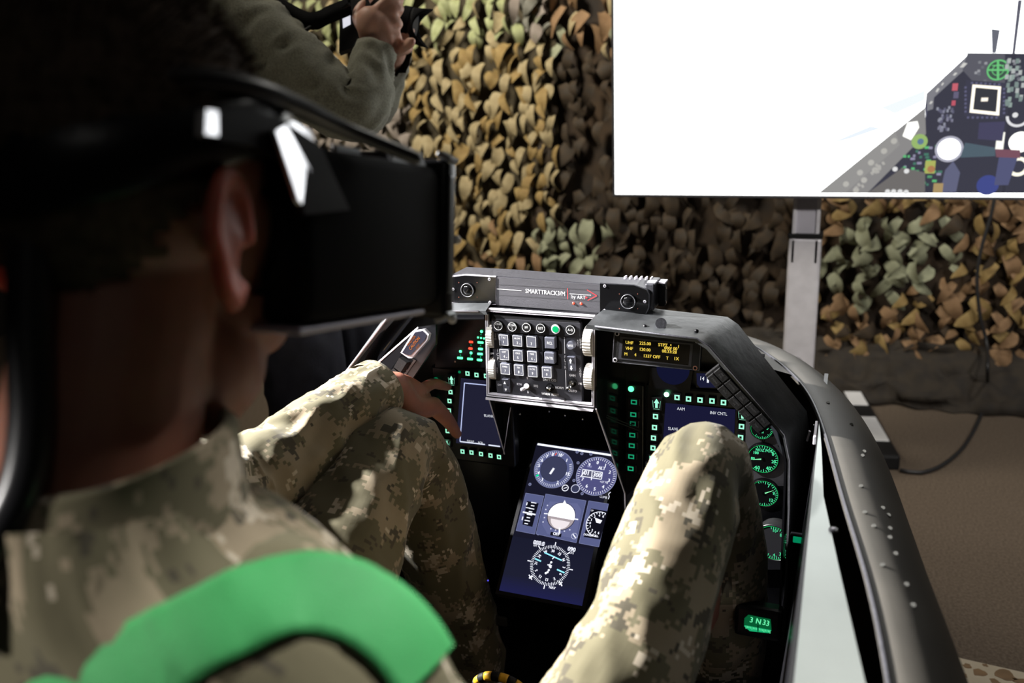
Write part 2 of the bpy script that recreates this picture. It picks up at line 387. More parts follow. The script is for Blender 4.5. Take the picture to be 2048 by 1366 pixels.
# ------------------------------------------------------------------ camouflage nets
def leaf_mesh(i, m):
    rnd = random.Random(100+i); nu, nv = 2, 5; w = rnd.uniform(0.012, 0.019); h = rnd.uniform(0.075, 0.115)
    tw = rnd.uniform(-1.8, 1.8); cu = rnd.uniform(0.012, 0.030); sk = rnd.uniform(-0.5, 0.5); cup = rnd.uniform(-0.012, 0.014)
    v, f = [], []
    for j in range(nv+1):
        t = j/nv; ww = w*(0.5+0.9*math.sin(math.pi*min(1, 0.12+0.86*t))**0.8)*(0.35 if j == nv else 1)
        for k in range(nu+1):
            u = (k/nu-0.5)*2; a = tw*(t-0.2)
            x = u*ww*math.cos(a)+sk*h*0.5*t*t; y = -u*ww*math.sin(a)-cu*math.sin(math.pi*t*1.15)+cup*u*u
            v.append((x, y, -h*t))
    for j in range(nv):
        for k in range(nu):
            q = j*(nu+1)+k; f.append([q, q+1, q+nu+2, q+nu+1])
    me = D.meshes.new('fabric_leaf'); me.from_pydata(v, [], f); me.materials.append(m); me.shade_smooth(); return me
def cloth_m(name, c, c2): return mat(name, c, 0.8, col2=c2, vscale=30, bump=0.2, bscale=200)
tan_l = cloth_m('tan_leaf', (0.27, 0.21, 0.11), (0.37, 0.30, 0.17))
ochre_l = cloth_m('ochre_leaf', (0.22, 0.14, 0.045), (0.30, 0.21, 0.08))
olive_l = cloth_m('olive_leaf', (0.25, 0.27, 0.12), (0.34, 0.36, 0.20))
slate_l = cloth_m('slate_leaf', (0.11, 0.105, 0.085), (0.17, 0.165, 0.14))
mauve_l = cloth_m('mauve_leaf', (0.20, 0.165, 0.14), (0.26, 0.22, 0.19))
rust_l = cloth_m('rust_leaf', (0.20, 0.115, 0.055), (0.27, 0.165, 0.085))
sage_l = cloth_m('sage_leaf', (0.22, 0.23, 0.15), (0.30, 0.31, 0.21))
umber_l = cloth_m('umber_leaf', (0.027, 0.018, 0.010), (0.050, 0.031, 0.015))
back_tan = mat('net_backing_tan', (0.05, 0.038, 0.02), 0.9, var=0.3)
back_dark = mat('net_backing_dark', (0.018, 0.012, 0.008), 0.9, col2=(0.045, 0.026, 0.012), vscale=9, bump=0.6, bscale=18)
LV = {m.name: [leaf_mesh(i, m) for i in range(6)] for m in (tan_l, ochre_l, olive_l, slate_l, mauve_l, rust_l, sage_l, umber_l)}
ALLM = [tan_l, ochre_l, olive_l, slate_l, mauve_l, rust_l, sage_l, umber_l]
def nz(x, z, s, o=0): return noise.noise(Vector((x*s+o, z*s-o, o*0.37)))
def sheet(x0, x1, z0, z1, y, amp, sc, nx=40, nzv=30):
    v = []; f = []
    for j in range(nzv+1):
        for i in range(nx+1):
            x = x0+(x1-x0)*i/nx; z = z0+(z1-z0)*j/nzv
            v.append((x, y+amp*noise.noise(Vector((x*sc, z*sc, 3.1))), z))
    for j in range(nzv):
        for i in range(nx): q = j*(nx+1)+i; f.append([q, q+1, q+nx+2, q+nx+1])
    return MB().add(v, f)
def net(name_label, x0, x1, z0, z1, y, pick, dx, dz, back, chevron=False, seed=1, scale=1.0, tilt=0.9):
    rnd = random.Random(seed); cx = (x0+x1)/2
    o = empty('camouflage_net', (cx, y, z0), name_label, 'camouflage net')
    b = sheet(x0-cx, x1-cx, 0, z1-z0, 0.045, 0.02, 4).build('backing_cloth', back, o, True)
    pts = []; r = 0; z = z1
    while z > z0:
        x = x0+(dx/2 if r % 2 else 0); k = 0
        while x < x1:
            pts.append((x+rnd.uniform(-.3, .3)*dx, z+rnd.uniform(-.3, .3)*dz, k)); x += dx; k += 1
        z -= dz; r += 1
    pts.sort(key=lambda p: (Vector((p[0], y, p[1]))-CAMP).length); extra = MB(); cnt = 0
    for x, z, k in pts:
        m = pick(x, z, rnd)
        if m is None: continue
        lm = rnd.choice(LV[m.name]); loc = (x-cx, 0.02*nz(x, z, 5), z-z0); cnt += 1
        ry = (0.75 if k % 2 else -0.75)+rnd.uniform(-.25, .25) if chevron else rnd.gauss(0, 0.38)
        er = Euler((-rnd.uniform(0.0, tilt*0.6), ry, rnd.uniform(-0.9, 0.9)))
        s = rnd.uniform(0.8, 1.25)*scale
        if cnt <= 290:
            q = D.objects.new('fabric_leaf', lm); COL.objects.link(q); q.parent = o
            q.location = loc; q.rotation_euler = er; q.scale = (s, s, s)
        else:
            MM = Matrix.Translation(loc) @ er.to_matrix().to_4x4() @ Matrix.Scale(s, 4); mi = ALLM.index(m)
            extra.add([MM @ v_.co for v_ in lm.vertices], [list(f_.vertices) for f_ in lm.polygons], mi)
    if extra.v: tag(extra.build('fabric_leaves', ALLM, o, True), kind='stuff')
    return o
def XZ(px, py, y=WY): p = AT(px, py, Y=y); return p.x, p.z
xa0, _ = XZ(560, 200); xa1, _ = XZ(1115, 300)
_, za1 = XZ(900, -25); _, za0 = XZ(1000, 555)
_, ztop = XZ(900, 75); _, zmid = XZ(1000, 430); xg, _ = XZ(1040, 50); xl, _ = XZ(830, 300)
def pickA(x, z, r):
    if z > ztop+0.02*nz(x, z, 9): return r.choice([slate_l, slate_l, mauve_l]) if x > xg else r.choice([olive_l, olive_l, tan_l])
    if x < xl+0.06*nz(x, z, 6) and z < ztop-0.25: return mauve_l
    if z < zmid and x > XZ(1070, 450)[0]+0.12*nz(x, z, 7): return sage_l
    return r.choice([tan_l, tan_l, tan_l, ochre_l, ochre_l]) if z > zmid else r.choice([ochre_l, ochre_l, tan_l, rust_l])
net('bright tan camouflage net of hanging fabric leaves behind the raised photo camera', xa0, xa1, za0, za1, WY-0.03, pickA, 0.047, 0.056, back_tan, seed=3, scale=0.88)
xb0 = XZ(1085, 300)[0]; xb1 = XZ(1600, 500)[0]; zb0 = XZ(1400, 735)[1]
zb1 = XZ(1160, -20)[1]
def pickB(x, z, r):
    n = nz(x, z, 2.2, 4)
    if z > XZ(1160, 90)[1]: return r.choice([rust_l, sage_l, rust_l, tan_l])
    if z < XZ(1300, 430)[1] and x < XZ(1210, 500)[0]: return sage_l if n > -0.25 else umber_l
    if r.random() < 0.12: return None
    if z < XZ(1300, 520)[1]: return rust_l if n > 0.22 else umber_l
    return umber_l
net('dark brown camouflage net between tan net and silver post', xb0, xb1, zb0, zb1, WY, pickB, 0.058, 0.068, back_dark, seed=5, scale=1.0, tilt=0.5)
xc0 = XZ(1600, 560)[0]; xc1 = XZ(2120, 560)[0]; zc0 = XZ(1800, 728)[1]; zc1 = XZ(1800, 370)[1]
def pickC(x, z, r):
    n = nz(x, z, 2.6, 9)
    xm = XZ(1790, 520)[0]
    d = (x-xm)**2/0.05+(z-XZ(1800, 500)[1])**2/0.035
    if d+1.2*n < 1.0: return sage_l
    return r.choice([rust_l, rust_l, rust_l, ochre_l]) if r.random() < .93 else umber_l
net('rust and sage camouflage net in chevron rows right of silver post', xc0, xc1, zc0, zc1, WY-0.02, pickC, 0.047, 0.056, back_dark, chevron=True, seed=8, scale=0.85, tilt=0.6)
# plain backing on the rest of the wall
tag(sheet(-3.5, xa0+0.03, 0.1, 2.6, WY+0.02, 0.03, 3).build('camouflage_cloth', back_dark, None, True), 'dark brown cloth hanging on the back wall left of the tan net', 'cloth')
tag(sheet(xc1-0.02, 3.5, 0.1, 2.6, WY+0.02, 0.03, 3).build('camouflage_cloth', back_dark, None, True), 'dark brown cloth hanging on the back wall right of the chevron net, beside the television', 'cloth')
# dark crumpled cloth along the foot of the wall
v = []; f = []; nx_, ns_ = 150, 12
for i in range(nx_+1):
    x = -1.2+3.6*i/nx_
    for k in range(ns_+1):
        a = k/ns_; h = 0.20+0.03*nz(x, 0, 3)
        y = WY-0.02-0.17*math.sin(a*math.pi/2)**1.5-0.05*nz(x*2, a, 6, 2); z = h*(1-a)+0.05*nz(x, a*0.6, 11, 5)*(0.2+math.sin(a*math.pi))+0.004
        v.append((x, y, max(z, 0.004)))
for i in range(nx_):
    for k in range(ns_): q = i*(ns_+1)+k; f.append([q, q+1, q+ns_+2, q+ns_+1])
tag(MB().add(v, f).build('floor_cloth', mat('black_cloth', (0.016, 0.012, 0.009), 0.85, col2=(0.032, 0.024, 0.016), vscale=22, bump=0.9, bscale=40), None, True), 'black crumpled cloth lying along the foot of the nets', 'cloth')

# ------------------------------------------------------------------ television on its stand
TV = Panel('television', 'large flat television overexposed white with a cockpit view in its corner', 'television', (0.36, 1.15, 1.165))
TW, TH = 1.09, 0.603
MB().box((0, 0, -0.022), (TW+0.012, TH+0.014, 0.03), 0.004).box((0, -0.05, -0.045), (TW*0.7, TH*0.6, 0.03), 0.01).build('housing', black_plastic, TV.o)
fr = MB()
for c, sz in (((0, -TH/2-0.0035, -0.006), (TW+0.014, 0.007, 0.016)), ((0, TH/2+0.0035, -0.006), (TW+0.014, 0.007, 0.016)), ((-TW/2-0.0035, 0, -0.006), (0.007, TH, 0.016)), ((TW/2+0.0035, 0, -0.006), (0.007, TH, 0.016))): fr.box(c, sz, 0.0015)
fr.build('bezel', dark_alu, TV.o)
P = Print(0.0); T = lambda x, y: TV.L(x, y)
def TP(*pts): return [T(*p) for p in pts]
def inside(pts): return [(min(x, TW/2-0.002), y) for x, y in pts]
P.rect((0, 0), TW, TH, (3.2, 3.25, 3.2))
CB = 386
hz_ = (0.86, 0.93, 1.0)
P.poly(TP((1650, 290), (1740, 252), (1765, 256), (1700, 278)), hz_); P.poly(TP((1760, 215), (1850, 180), (1850, 200), (1790, 228)), (0.92, 0.98, 1.0))
dk = (0.016, 0.016, 0.03)
P.poly(inside(TP((1853, 187), (1940, 106), (2120, 108), (2120, CB), (1730, CB), (1850, 255))), dk)
P.poly(TP((1637, CB), (1850, 215), (1852, 268), (1735, CB)), (0.28, 0.27, 0.25))
P.poly(TP((1637, CB), (1700, 335), (1790, 262), (1800, 290), (1690, CB)), (0.33, 0.32, 0.29))
P.poly(TP((1850, 215), (1853, 187), (1862, 190), (1852, 240)), (0.05, 0.05, 0.10))
P.poly(TP((1853, 187), (1940, 106), (1950, 112), (1948, 122), (1868, 195), (1866, 218), (1854, 222)), (0.22, 0.22, 0.24))
P.poly(TP((1935, 106), (2010, 108), (2010, 170), (1952, 170), (1925, 140)), (0.09, 0.09, 0.11))
P.poly(TP((1983, 58), (2000, 60), (1992, 106), (1984, 106)), (0.13, 0.14, 0.18))
P.poly(TP((2036, 0), (2044, 0), (2030, 108), (2024, 108)), (0.10, 0.10, 0.14)); P.poly(TP((2024, 108), (2032, 108), (2010, 386), (2004, 386)), (0.008, 0.008, 0.016))
for (x, y, a, b) in ((1927, 130, 16, 10), (1910, 148, 10, 6), (1875, 180, 8, 8), (1862, 205, 8, 6), (1885, 168, 6, 6)): P.poly(TP((x-a/2, y+b/2), (x, y-b/2), (x+a/2, y-b/3), (x, y+b/2)), (0.75, 0.74, 0.68))
def px_(d): return d*TH/506.0
gc = T(1996, 140); g_ = (0.10, 0.75, 0.16)
P.disc(gc, px_(20), (0.02, 0.08, 0.03)); P.ring(gc, px_(16.5), px_(19.5), g_); P.ring(gc, px_(9), px_(10.5), g_); P.line(T(1996, 121), T(1996, 159), px_(4), g_); P.line(T(1976, 140), T(2016, 140), px_(3.5), g_); P.line(T(1984, 131), T(2008, 131), px_(2), g_)
rnd = random.Random(4)
for i in range(42):
    x = rnd.uniform(1950, 2042); y = rnd.uniform(122, 165)
    if abs(x-1996) < 24: continue
    P.rect(T(x, y), px_(5), px_(5), rnd.choice([(0.22, 0.23, 0.25), (0.35, 0.36, 0.38), (0.14, 0.15, 0.17)]))
for i in range(30):
    P.rect(T(rnd.uniform(2012, 2046), rnd.uniform(118, 210)), px_(6), px_(9), rnd.choice([(0.3, 0.42, 0.36), (0.5, 0.55, 0.52), (0.2, 0.3, 0.26)]))
P.poly(TP((1932, 160), (2012, 166), (2008, 236), (1928, 232)), (0.02, 0.02, 0.045))
for i in range(7):
    for (x, y) in ((1944+i*9, 166+i*0.5), (1936+i*9.5, 235), (1931, 175+i*8), (2008, 178+i*8)): P.rect(T(x, y), px_(4), px_(4), (0.10, 0.10, 0.22))
P.poly(TP((1945, 169), (2002, 173), (1998, 231), (1939, 225)), (1.4, 1.3, 1.1)); P.poly(TP((1951, 175), (1996, 179), (1992, 224), (1946, 219)), (0.012, 0.014, 0.012)); P.rect(T(1969, 199), px_(12), px_(7), (1.2, 1.1, 0.95))
for (x, y, w_, c) in ((1910, 174, 10, (0.75, 0.06, 0.1)), (1907, 206, 7, (0.7, 0.03, 0.08)), (1912, 190, 9, (0.12, 0.1, 0.2))): P.rect(T(x, y), px_(w_), px_(w_*1.4), c)
for i in range(40): P.rect(T(rnd.uniform(1875, 1908), rnd.uniform(215, 262)), px_(4), px_(6), rnd.choice([(0.22, 0.22, 0.32), (0.3, 0.32, 0.4), (0.1, 0.1, 0.18)]))
gr = [(0.05, 0.65, 0.15), (0.04, 0.4, 0.12), (0.3, 0.28, 0.45), (0.02, 0.22, 0.12)]
for i in range(60): 
    x = rnd.uniform(1775, 1880); y = rnd.uniform(275, 372)
    if (x-1775) < (372-y)*0.75-12: continue
    P.rect(T(x, y), px_(rnd.uniform(4, 9)), px_(5), rnd.choice(gr))
P.disc(T(1839, 283), px_(15), (0.35, 0.6, 0.08)); P.disc(T(1841, 283), px_(6), (0.08, 0.2, 0.35)); P.rect(T(1860, 334), px_(19), px_(26), (0.5, 0.55, 0.02)); P.disc(T(1862, 338), px_(7), (0.55, 0.2, 0.0))
P.poly(TP((1735, CB), (1805, 335), (1850, 345), (1850, CB)), (0.16, 0.145, 0.12))
for x, y in ((1790, 338), (1813, 342), (1775, 383), (1787, 383), (1800, 383), (1812, 384)): P.disc(T(x, y), px_(5), (0.9, 0.9, 0.88))
for x, y in ((1692, 368), (1720, 345), (1742, 325), (1768, 302), (1788, 282), (1728, 360), (1750, 340), (1712, 380)): P.disc(T(x, y), px_(6), (0.55, 0.53, 0.46))
for i in range(14): a = rnd.uniform(0, 1); P.rect(T(1712+a*60+rnd.uniform(-4, 4), 378-a*58+rnd.uniform(-4, 4)), px_(5), px_(7), (0.50, 0.48, 0.42), 0.6)
P.poly(TP((1805, 272), (1815, 245), (1835, 242), (1838, 255), (1822, 280)), (1.5, 1.5, 1.4))
P.disc(T(2035, 385-52), px_(22), (0.02, 0.02, 0.04)); P.ring(T(2036, 333), px_(12), px_(19), (1.2, 1.15, 0.95)); P.disc(T(2040, 284), px_(20), (1.7, 1.7, 1.6)); P.ring(T(2036, 232), px_(16), px_(21), (0.9, 0.9, 0.92), a0=math.pi, a1=2*math.pi); P.rect(T(2000, 282), px_(14), px_(34), (1.1, 1.1, 1.0)); P.disc(T(2030, 230), px_(5), (0.9, 0.9, 0.9))
P.poly(TP((1958, 245), (2010, 243), (2004, 282), (1955, 278)), (0.035, 0.03, 0.10))
P.poly(TP((1906, 322), (1920, 345), (1912, 384), (1880, 384), (1890, 340)), (0.10, 0.11, 0.22)); P.rect(T(1876, 376), px_(18), px_(20), (0.5, 0.32, 0.06))
P.disc(T(1975, 370), px_(20), (0.005, 0.03, 0.30)); P.poly(TP((2000, 300), (2040, 300), (2016, 370), (1988, 370)), (0.06, 0.07, 0.20))
P.disc(T(1898, 298), px_(26), (0.5, 0.5, 0.62)); P.disc(T(1898, 298), px_(21), (2.2, 2.2, 2.2)); P.poly(TP((1930, 285), (1990, 295), (1990, 312), (1920, 315)), (0.05, 0.11, 0.14))
P.poly(inside(TP((1990, 298), (2040, 300), (2040, 316), (1992, 314))), (0.22, 0.05, 0.08))
for i_, c_ in enumerate(P.c):  # veiling haze mixed into the dimmer picture colours
    if max(c_) < 1.0: P.c[i_] = tuple(0.035+0.82*(v_*0.78+0.22*sum(c_)/3)+(0.012 if k_ == 2 else 0) for k_, v_ in enumerate(c_))
P.build('screen', TV.o)
# stand
st = empty('television_stand', (0.322, 1.245, 0.0), 'silver aluminium post television stand rising behind the grey cockpit hull', 'television stand')
MB().box((0, 0, 0.37), (0.085, 0.05, 0.74), 0.008).build('lower_post', post_alu, st)
up = MB().box((0, 0, 0.92), (0.066, 0.04, 0.50), 0.004); up.build('upper_post', mat('post_inner', (0.62, 0.60, 0.68), 0.5, 0.3, var=0.05), st)
MB().box((-0.03, -0.004, 0.92), (0.010, 0.042, 0.50), 0.002).box((0.03, -0.004, 0.92), (0.010, 0.042, 0.50), 0.002).build('edge_rail', post_alu, st)
MB().box((0, 0, 0.745), (0.09, 0.056, 0.014), 0.003).build('collar', black_plastic, st)
MB().cyl((-0.004, -0.031, 0.385), (-0.004, -0.024, 0.385), 0.017, 0.017, 24, bev=0.002).build('bolt_washer', grey_panel, st)
MB().cyl((-0.004, -0.034, 0.385), (-0.004, -0.030, 0.385), 0.007, 0.007, 12).build('bolt', black_matte, st)
MB().box((0, 0, 0.02), (0.36, 0.09, 0.035), 0.008).box((0, 0.05, 0.02), (0.09, 0.4, 0.035), 0.008).build('base', black_plastic, st)
MB().box((0, -0.01, 1.16), (0.4, 0.03, 0.3), 0.004).build('mounting_plate', black_plastic, st)
# wire running down the net and across the carpet
cp = [AT(x, y, Y=WY-0.09) for x, y in ((1992, 380), (1982, 430), (1962, 500), (1954, 560), (1960, 630), (1974, 690))]
cp += [AT(1975, 740, Y=WY-0.24), AT(1974, 785, Z=0.008)]+[AT(x, y, Z=0.008) for x, y in ((1962, 830), (1930, 890), (1885, 930), (1840, 945), (1800, 940))]
tag(MB().tube(smooth_path(cp, 0.02), 0.006, 8).build('power_cable', cable_m, None, True), 'thin black cable hanging down the net and curving over the carpet', 'cable')
a, b = AT(1704, 793, Z=0.03), AT(1775, 922, Z=0.03); d = (b-a); L_ = d.length; ang = math.atan2(d.y, d.x)
fl = empty('floor_light_bar', (a.x, a.y, 0.0), 'black bar with white panels lying on the carpet at the cable end', 'lamp', (0, 0, ang))
MB().box((L_/2, 0, 0.022), (L_+0.0, 0.075, 0.05), 0.008).build('body', black_plastic, fl)
for x0, x1 in ((0.0, 0.13), (0.24, L_*0.80)): MB().box(((x0+x1)/2, 0, 0.043), (x1-x0, 0.058, 0.014), 0.002).build('white_panel', white_plastic, fl)
# plywood platform in the corner
pb = empty('plywood_board', (1.15, 0.0, 0.0), 'beige plywood board with brown painted blotches on the carpet corner', 'board')
e0 = AT(1905, 1312, Z=0.03); e1 = AT(2048, 1346, Z=0.03)
MB().prism([(e0.x-0.25-1.15, e0.y+0.02), (e1.x+0.5-1.15, e1.y-0.04), (e1.x+0.5-1.15, e1.y-0.9), (e0.x-0.25-1.15, e0.y-0.9)], 0.0, 0.03).build('board_sheet', plywood, pb)
for x, y, r in ((1935, 1332, .008), (1958, 1345, .012), (2010, 1350, .017), (1990, 1362, .008), (1925, 1350, .007), (2040, 1362, .01), (1970, 1330, .005)):
    p = AT(x, y, Z=0.0305); n = 12; rn = random.Random(x)
    MB().prism([(p.x-1.15+r*rn.uniform(.6, 1.2)*1.3*math.cos(i*2*math.pi/n), p.y+r*rn.uniform(.6, 1.2)*math.sin(i*2*math.pi/n)) for i in range(n)], 0.0300, 0.0306).build('paint_blotch', brown_paint, pb)
# ------------------------------------------------------------------ cockpit shell
ck = empty('cockpit_shell', (0, 0, 0), 'grey metal aircraft cockpit mock-up hull with sills, black interior and arched hood', 'cockpit')
def V3(p): return Vector(p)
# outer skin: stations along Y, (inner top edge x, outer x, crest z)
ST = [(-1.60, 0.515, 0.640, .70), (-1.10, 0.512, 0.630, .70), (-0.54, 0.487, 0.600, .70), (-0.227, 0.4476, 0.570, .70), (0.112, 0.3923, 0.535, .70), (0.32, 0.300, 0.490, .70), (0.50, 0.19, 0.41, .68), (0.68, 0.08, 0.28, .63), (0.82, 0.02, 0.13, .56), (0.86, 0.004, 0.05, .50)]
def hull_at(i_t, a, side=1):
    """i_t: station parameter, a: 0 top edge .. 1 bottom"""
    k = min(int(i_t), len(ST)-2); t = i_t-k; pick = lambda j: Vector((ST[j][1], ST[j][2], ST[j][3])); 
    def cr(a_, b_, c_, d_): return 0.5*((2*b_)+(c_-a_)*t+(2*a_-5*b_+4*c_-d_)*t*t+(3*b_-a_-3*c_+d_)*t**3)
    j0, j1, j2, j3 = max(k-1, 0), k, k+1, min(k+2, len(ST)-1)
    y = cr(ST[j0][0], ST[j1][0], ST[j2][0], ST[j3][0]); xi, xo, zt = cr(pick(j0), pick(j1), pick(j2), pick(j3))
    drop = min(0.26, (xo-xi)*2.0)
    if side < 0: zt -= 0.06
    if a < 0.6:
        q = a/0.6*math.pi/2; x = xi+(xo-xi)*math.sin(q)**0.9; z = zt-drop*(1-math.cos(q))
    else:
        q = (a-0.6)/0.4; x = xo-0.10*q*q; z = zt-drop-(zt-drop-0.08)*q
    return Vector((side*x, y, z))
def hull_side(side):
    v = []; f = []; nu, nv = 90, 26; th = 0.004
    for lay in (0, 1):
        for i in range(nu+1):
            for j in range(nv+1):
                p = hull_at(i/nu*(len(ST)-1.0001), j/nv, side)
                if lay: p = p+Vector((-side*th, 0, -th))
                v.append(p)
    n1 = (nu+1)*(nv+1)
    for i in range(nu):
        for j in range(nv):
            q = i*(nv+1)+j; a_ = [q, q+nv+1, q+nv+2, q+1]
            f.append(a_ if side > 0 else a_[::-1]); f.append([n1+k for k in (a_[::-1] if side > 0 else a_)])
        q = i*(nv+1); f.append([q, n1+q, n1+q+nv+1, q+nv+1])
    return MB().add(v, f)
hr = hull_side(1).build('hull_skin', hull_paint, ck, True); tag(hr, 'right side hull skin with fasteners')
hl = hull_side(-1).build('hull_skin', hull_paint, ck, True)
# rolled bright edge and dark seal of the right skin
edge = [hull_at(i/60*(len(ST)-1.0001)*0.62, 0.0)+Vector((-0.002, 0, 0.001)) for i in range(61)]
MB().tube(edge, 0.0022, 8).build('skin_edge', dark_alu, hr, True)
# nose deck between both skins ahead of the hood
v = []; f = []
for i in range(31):
    tt = 4.35+i/30*(len(ST)-1.0001-4.35); p = hull_at(tt, 0)
    for k in range(13):
        u = k/12*2-1; v.append((p.x*u, p.y, p.z-(0.03*(1+u*-1)/1 if u < 0 else 0)*0+0.045*(1-u*u)*min(1, p.x/0.2)-(0.06*(-u) if u < 0 else 0)))
for i in range(30):
    for k in range(12): q = i*13+k; f.append([q, q+1, q+14, q+13])
MB().add(v, f).build('nose_skin', hull_paint, ck, True)
# fasteners on the right skin
fast = [(1601, 782), (1621, 797), (1629, 800), (1640, 797), (1655, 808), (1665, 838), (1668, 848), (1672, 856), (1702, 850), (1706, 870), (1711, 880), (1721, 886), (1695, 900), (1715, 897), (1724, 912), (1693, 898), (1669, 887), (1727, 905), (1725, 972), (1728, 983), (1755, 986), (1767, 1015), (1775, 1030), (1729, 1027), (1749, 1055), (1776, 1053), (1782, 1057), (1780, 1076), (1790, 1108), (1770, 1132), (1782, 1174), (1814, 1172), (1832, 1196), (1768, 1214), (1825, 1210), (1832, 1220), (1799, 1260), (1850, 1286)]
fm = MB().cyl((0, 0, -0.002), (0, 0, 0.0016), 0.0030, 0.0024, 10).mesh('fastener'); fm.materials.append(mat('fastener_metal', (0.12, 0.12, 0.11), 0.6, 0.1))
def hit_hull(px, py):
    best = None
    for i in range(0, 141):
        for j in range(0, 41):
            tt = 1.4+i/140*4.2; p = hull_at(tt, j/40*0.62); d = p-CAMP; z = d.dot(CF); q = (1024+FPX*d.dot(CR)/z, 683-FPX*d.dot(CU)/z); e = (q[0]-px)**2+(q[1]-py)**2
            if best is None or e < best[0]: best = (e, tt, j/40*0.62)
    return best
for px, py in fast:
    e, tt, a_ = hit_hull(px, py)
    if e > 30 or a_ < 0.04: continue
    p = hull_at(tt, a_); n = (hull_at(tt+0.02, a_)-p).cross(hull_at(tt, a_+0.02)-p)
    if n.z < 0: n = -n
    q = link('fastener', fm, None, hr); q.location = p; q.rotation_euler = n.to_track_quat('Z', 'Y').to_euler()
# sills
def sill(side):
    pts = [(0.4095, 0.02), (0.4105, -0.05), (0.4135, -0.50), (0.416, -1.5), (0.500, -1.5), (0.492, -0.95), (0.4700, -0.56), (0.445, -0.38), (0.4240, -0.22), (0.4165, -0.08)]
    z0 = 0.684 if side > 0 else 0.62
    return MB().prism([(side*x, y) for x, y in pts], z0-0.004, z0+0.014)
sl = sill(1).build('sill', sill_metal, ck); tag(sl, 'bright brushed metal right sill')
MB().cyl((0.437, -0.30, 0.698), (0.437, -0.30, 0.7005), 0.0052, 0.0046, 16).build('screw', black_semi, sl)
MB().cyl((0.437, -0.30, 0.7005), (0.437, -0.30, 0.7012), 0.002, 0.002, 8).build('screw_hole', grey_panel, sl)
sill(-1).build('sill', sill_metal, ck)
# edge lip at the front end of the sill
MB().box((0.4065, -0.02, 0.694), (0.004, 0.06, 0.012), 0.001).build('sill_lip', edge_metal, ck)
# inner walls
for s_ in (1, -1):
    zt = 0.690 if s_ > 0 else 0.62
    MB().plate([(s_*0.409, -1.5, zt), (s_*0.409, 0.25, zt), (s_*0.36, 0.25, 0.06), (s_*0.40, -1.5, 0.06)][::s_], 0.006).build('inner_wall', black_semi, ck)
    MB().box((s_*0.315, -0.62, 0.20), (0.16, 0.9, 0.34), 0.012).build('side_console', black_matte, ck)
MB().box((0, -0.65, 0.05), (0.94, 1.9, 0.04), 0.0).build('floor_pan', black_matte, ck)
MB().box((0, 0.26, 0.40), (0.62, 0.02, 0.62)).build('firewall', black_matte, ck)
# instrument bulkhead around both displays
for s_ in (1, -1):
    MB().prism([(s_*0.105, 0.20), (s_*0.395, 0.20), (s_*0.395, 0.66), (s_*0.26, 0.815), (s_*0.105, 0.815)], -0.10, -0.115, M=Matrix.Rotation(R(90), 4, 'X')).build('instrument_bulkhead', black_semi, ck)
    MB().plate([(s_*0.105, 0.10, 0.20), (s_*0.105, 0.30, 0.20), (s_*0.105, 0.30, 0.815), (s_*0.105, 0.10, 0.815)], 0.004).build('recess_wall', black_semi, ck)
MB().box((0, 0.13, 0.825), (0.24, 0.14, 0.008), 0.002).build('hood_deck', glare_metal, ck)
# arched hood: right and left legs
def arch(side):
    F = [(0.088, 0.8385), (0.2458, 0.8300), (0.262, 0.820), (0.368, 0.702), (0.3765, 0.665), (0.3800, 0.585), (0.385, 0.30)]
    B = [(0.095, 0.843), (0.272, 0.8325), (0.288, 0.822), (0.391, 0.695), (0.3985, 0.655), (0.400, 0.585), (0.400, 0.30)]
    v = []; f = []; y0, y1 = (-0.052 if side > 0 else -0.012), 0.055; n = len(F)
    for (a, b) in zip(F, B):
        v += [(side*a[0], y0, a[1]), (side*(a[0]*0.6+b[0]*0.4), y0+0.03, a[1]*0.6+b[1]*0.4+0.003), (side*b[0], y1, b[1])]
        v += [(side*(a[0]-0.003), y0, a[1]-0.006), (side*(a[0]-0.002), y0+0.03, a[1]-0.005), (side*(b[0]-0.004), y1, b[1]-0.006)]
    for i in range(n-1):
        q = 6*i; w_ = q+6
        for a_ in ([q, q+1, w_+1, w_], [q+1, q+2, w_+2, w_+1], [q+3, w_+3, w_+4, q+4], [q+4, w_+4, w_+5, q+5], [q, w_, w_+3, q+3], [q+2, q+5, w_+5, w_+2]):
            f.append(a_ if side > 0 else a_[::-1])
    return MB().add(v, f)
ar = arch(1).build('hood', glare_metal, ck, flat_angle=50); al = arch(-1).build('hood', glare_metal, ck, flat_angle=50)
for s_, h_ in ((1, ar), (-1, al)):
    MB().tube([Vector((s_*x, -0.0525 if s_ > 0 else -0.0125, z)) for x, z in ((0.10, 0.837), (0.2458, 0.829), (0.262, 0.819), (0.368, 0.700), (0.3765, 0.663), (0.380, 0.585), (0.384, 0.40))], 0.0016, 6).build('hood_edge', edge_metal if s_ < 0 else dark_alu, h_, True)
    yf = -0.048 if s_ > 0 else -0.010
    MB().plate([(s_*0.262, yf, 0.813), (s_*0.362, yf, 0.700), (s_*0.372, yf, 0.655), (s_*0.376, yf, 0.40), (s_*0.376, 0.098, 0.40), (s_*0.372, 0.098, 0.655), (s_*0.362, 0.098, 0.700), (s_*0.262, 0.098, 0.813)], 0.003).build('inner_cheek', black_semi, h_)
for x, y in ((1290, 653), (1320, 660), (1393, 662), (1461, 727), (1537, 828)):
    p = AT(x, y, Y=-0.035 if x < 1400 else -0.02); MB().ell((p.x, p.y, p.z), (0.0032, 0.0032, 0.0032)).build('screw', black_semi, ar)
MB().cyl(AT(1322, 647, Z=0.838), AT(1322, 647, Z=0.842), 0.008, 0.008, 20).build('screw_cap', dark_alu, ar)
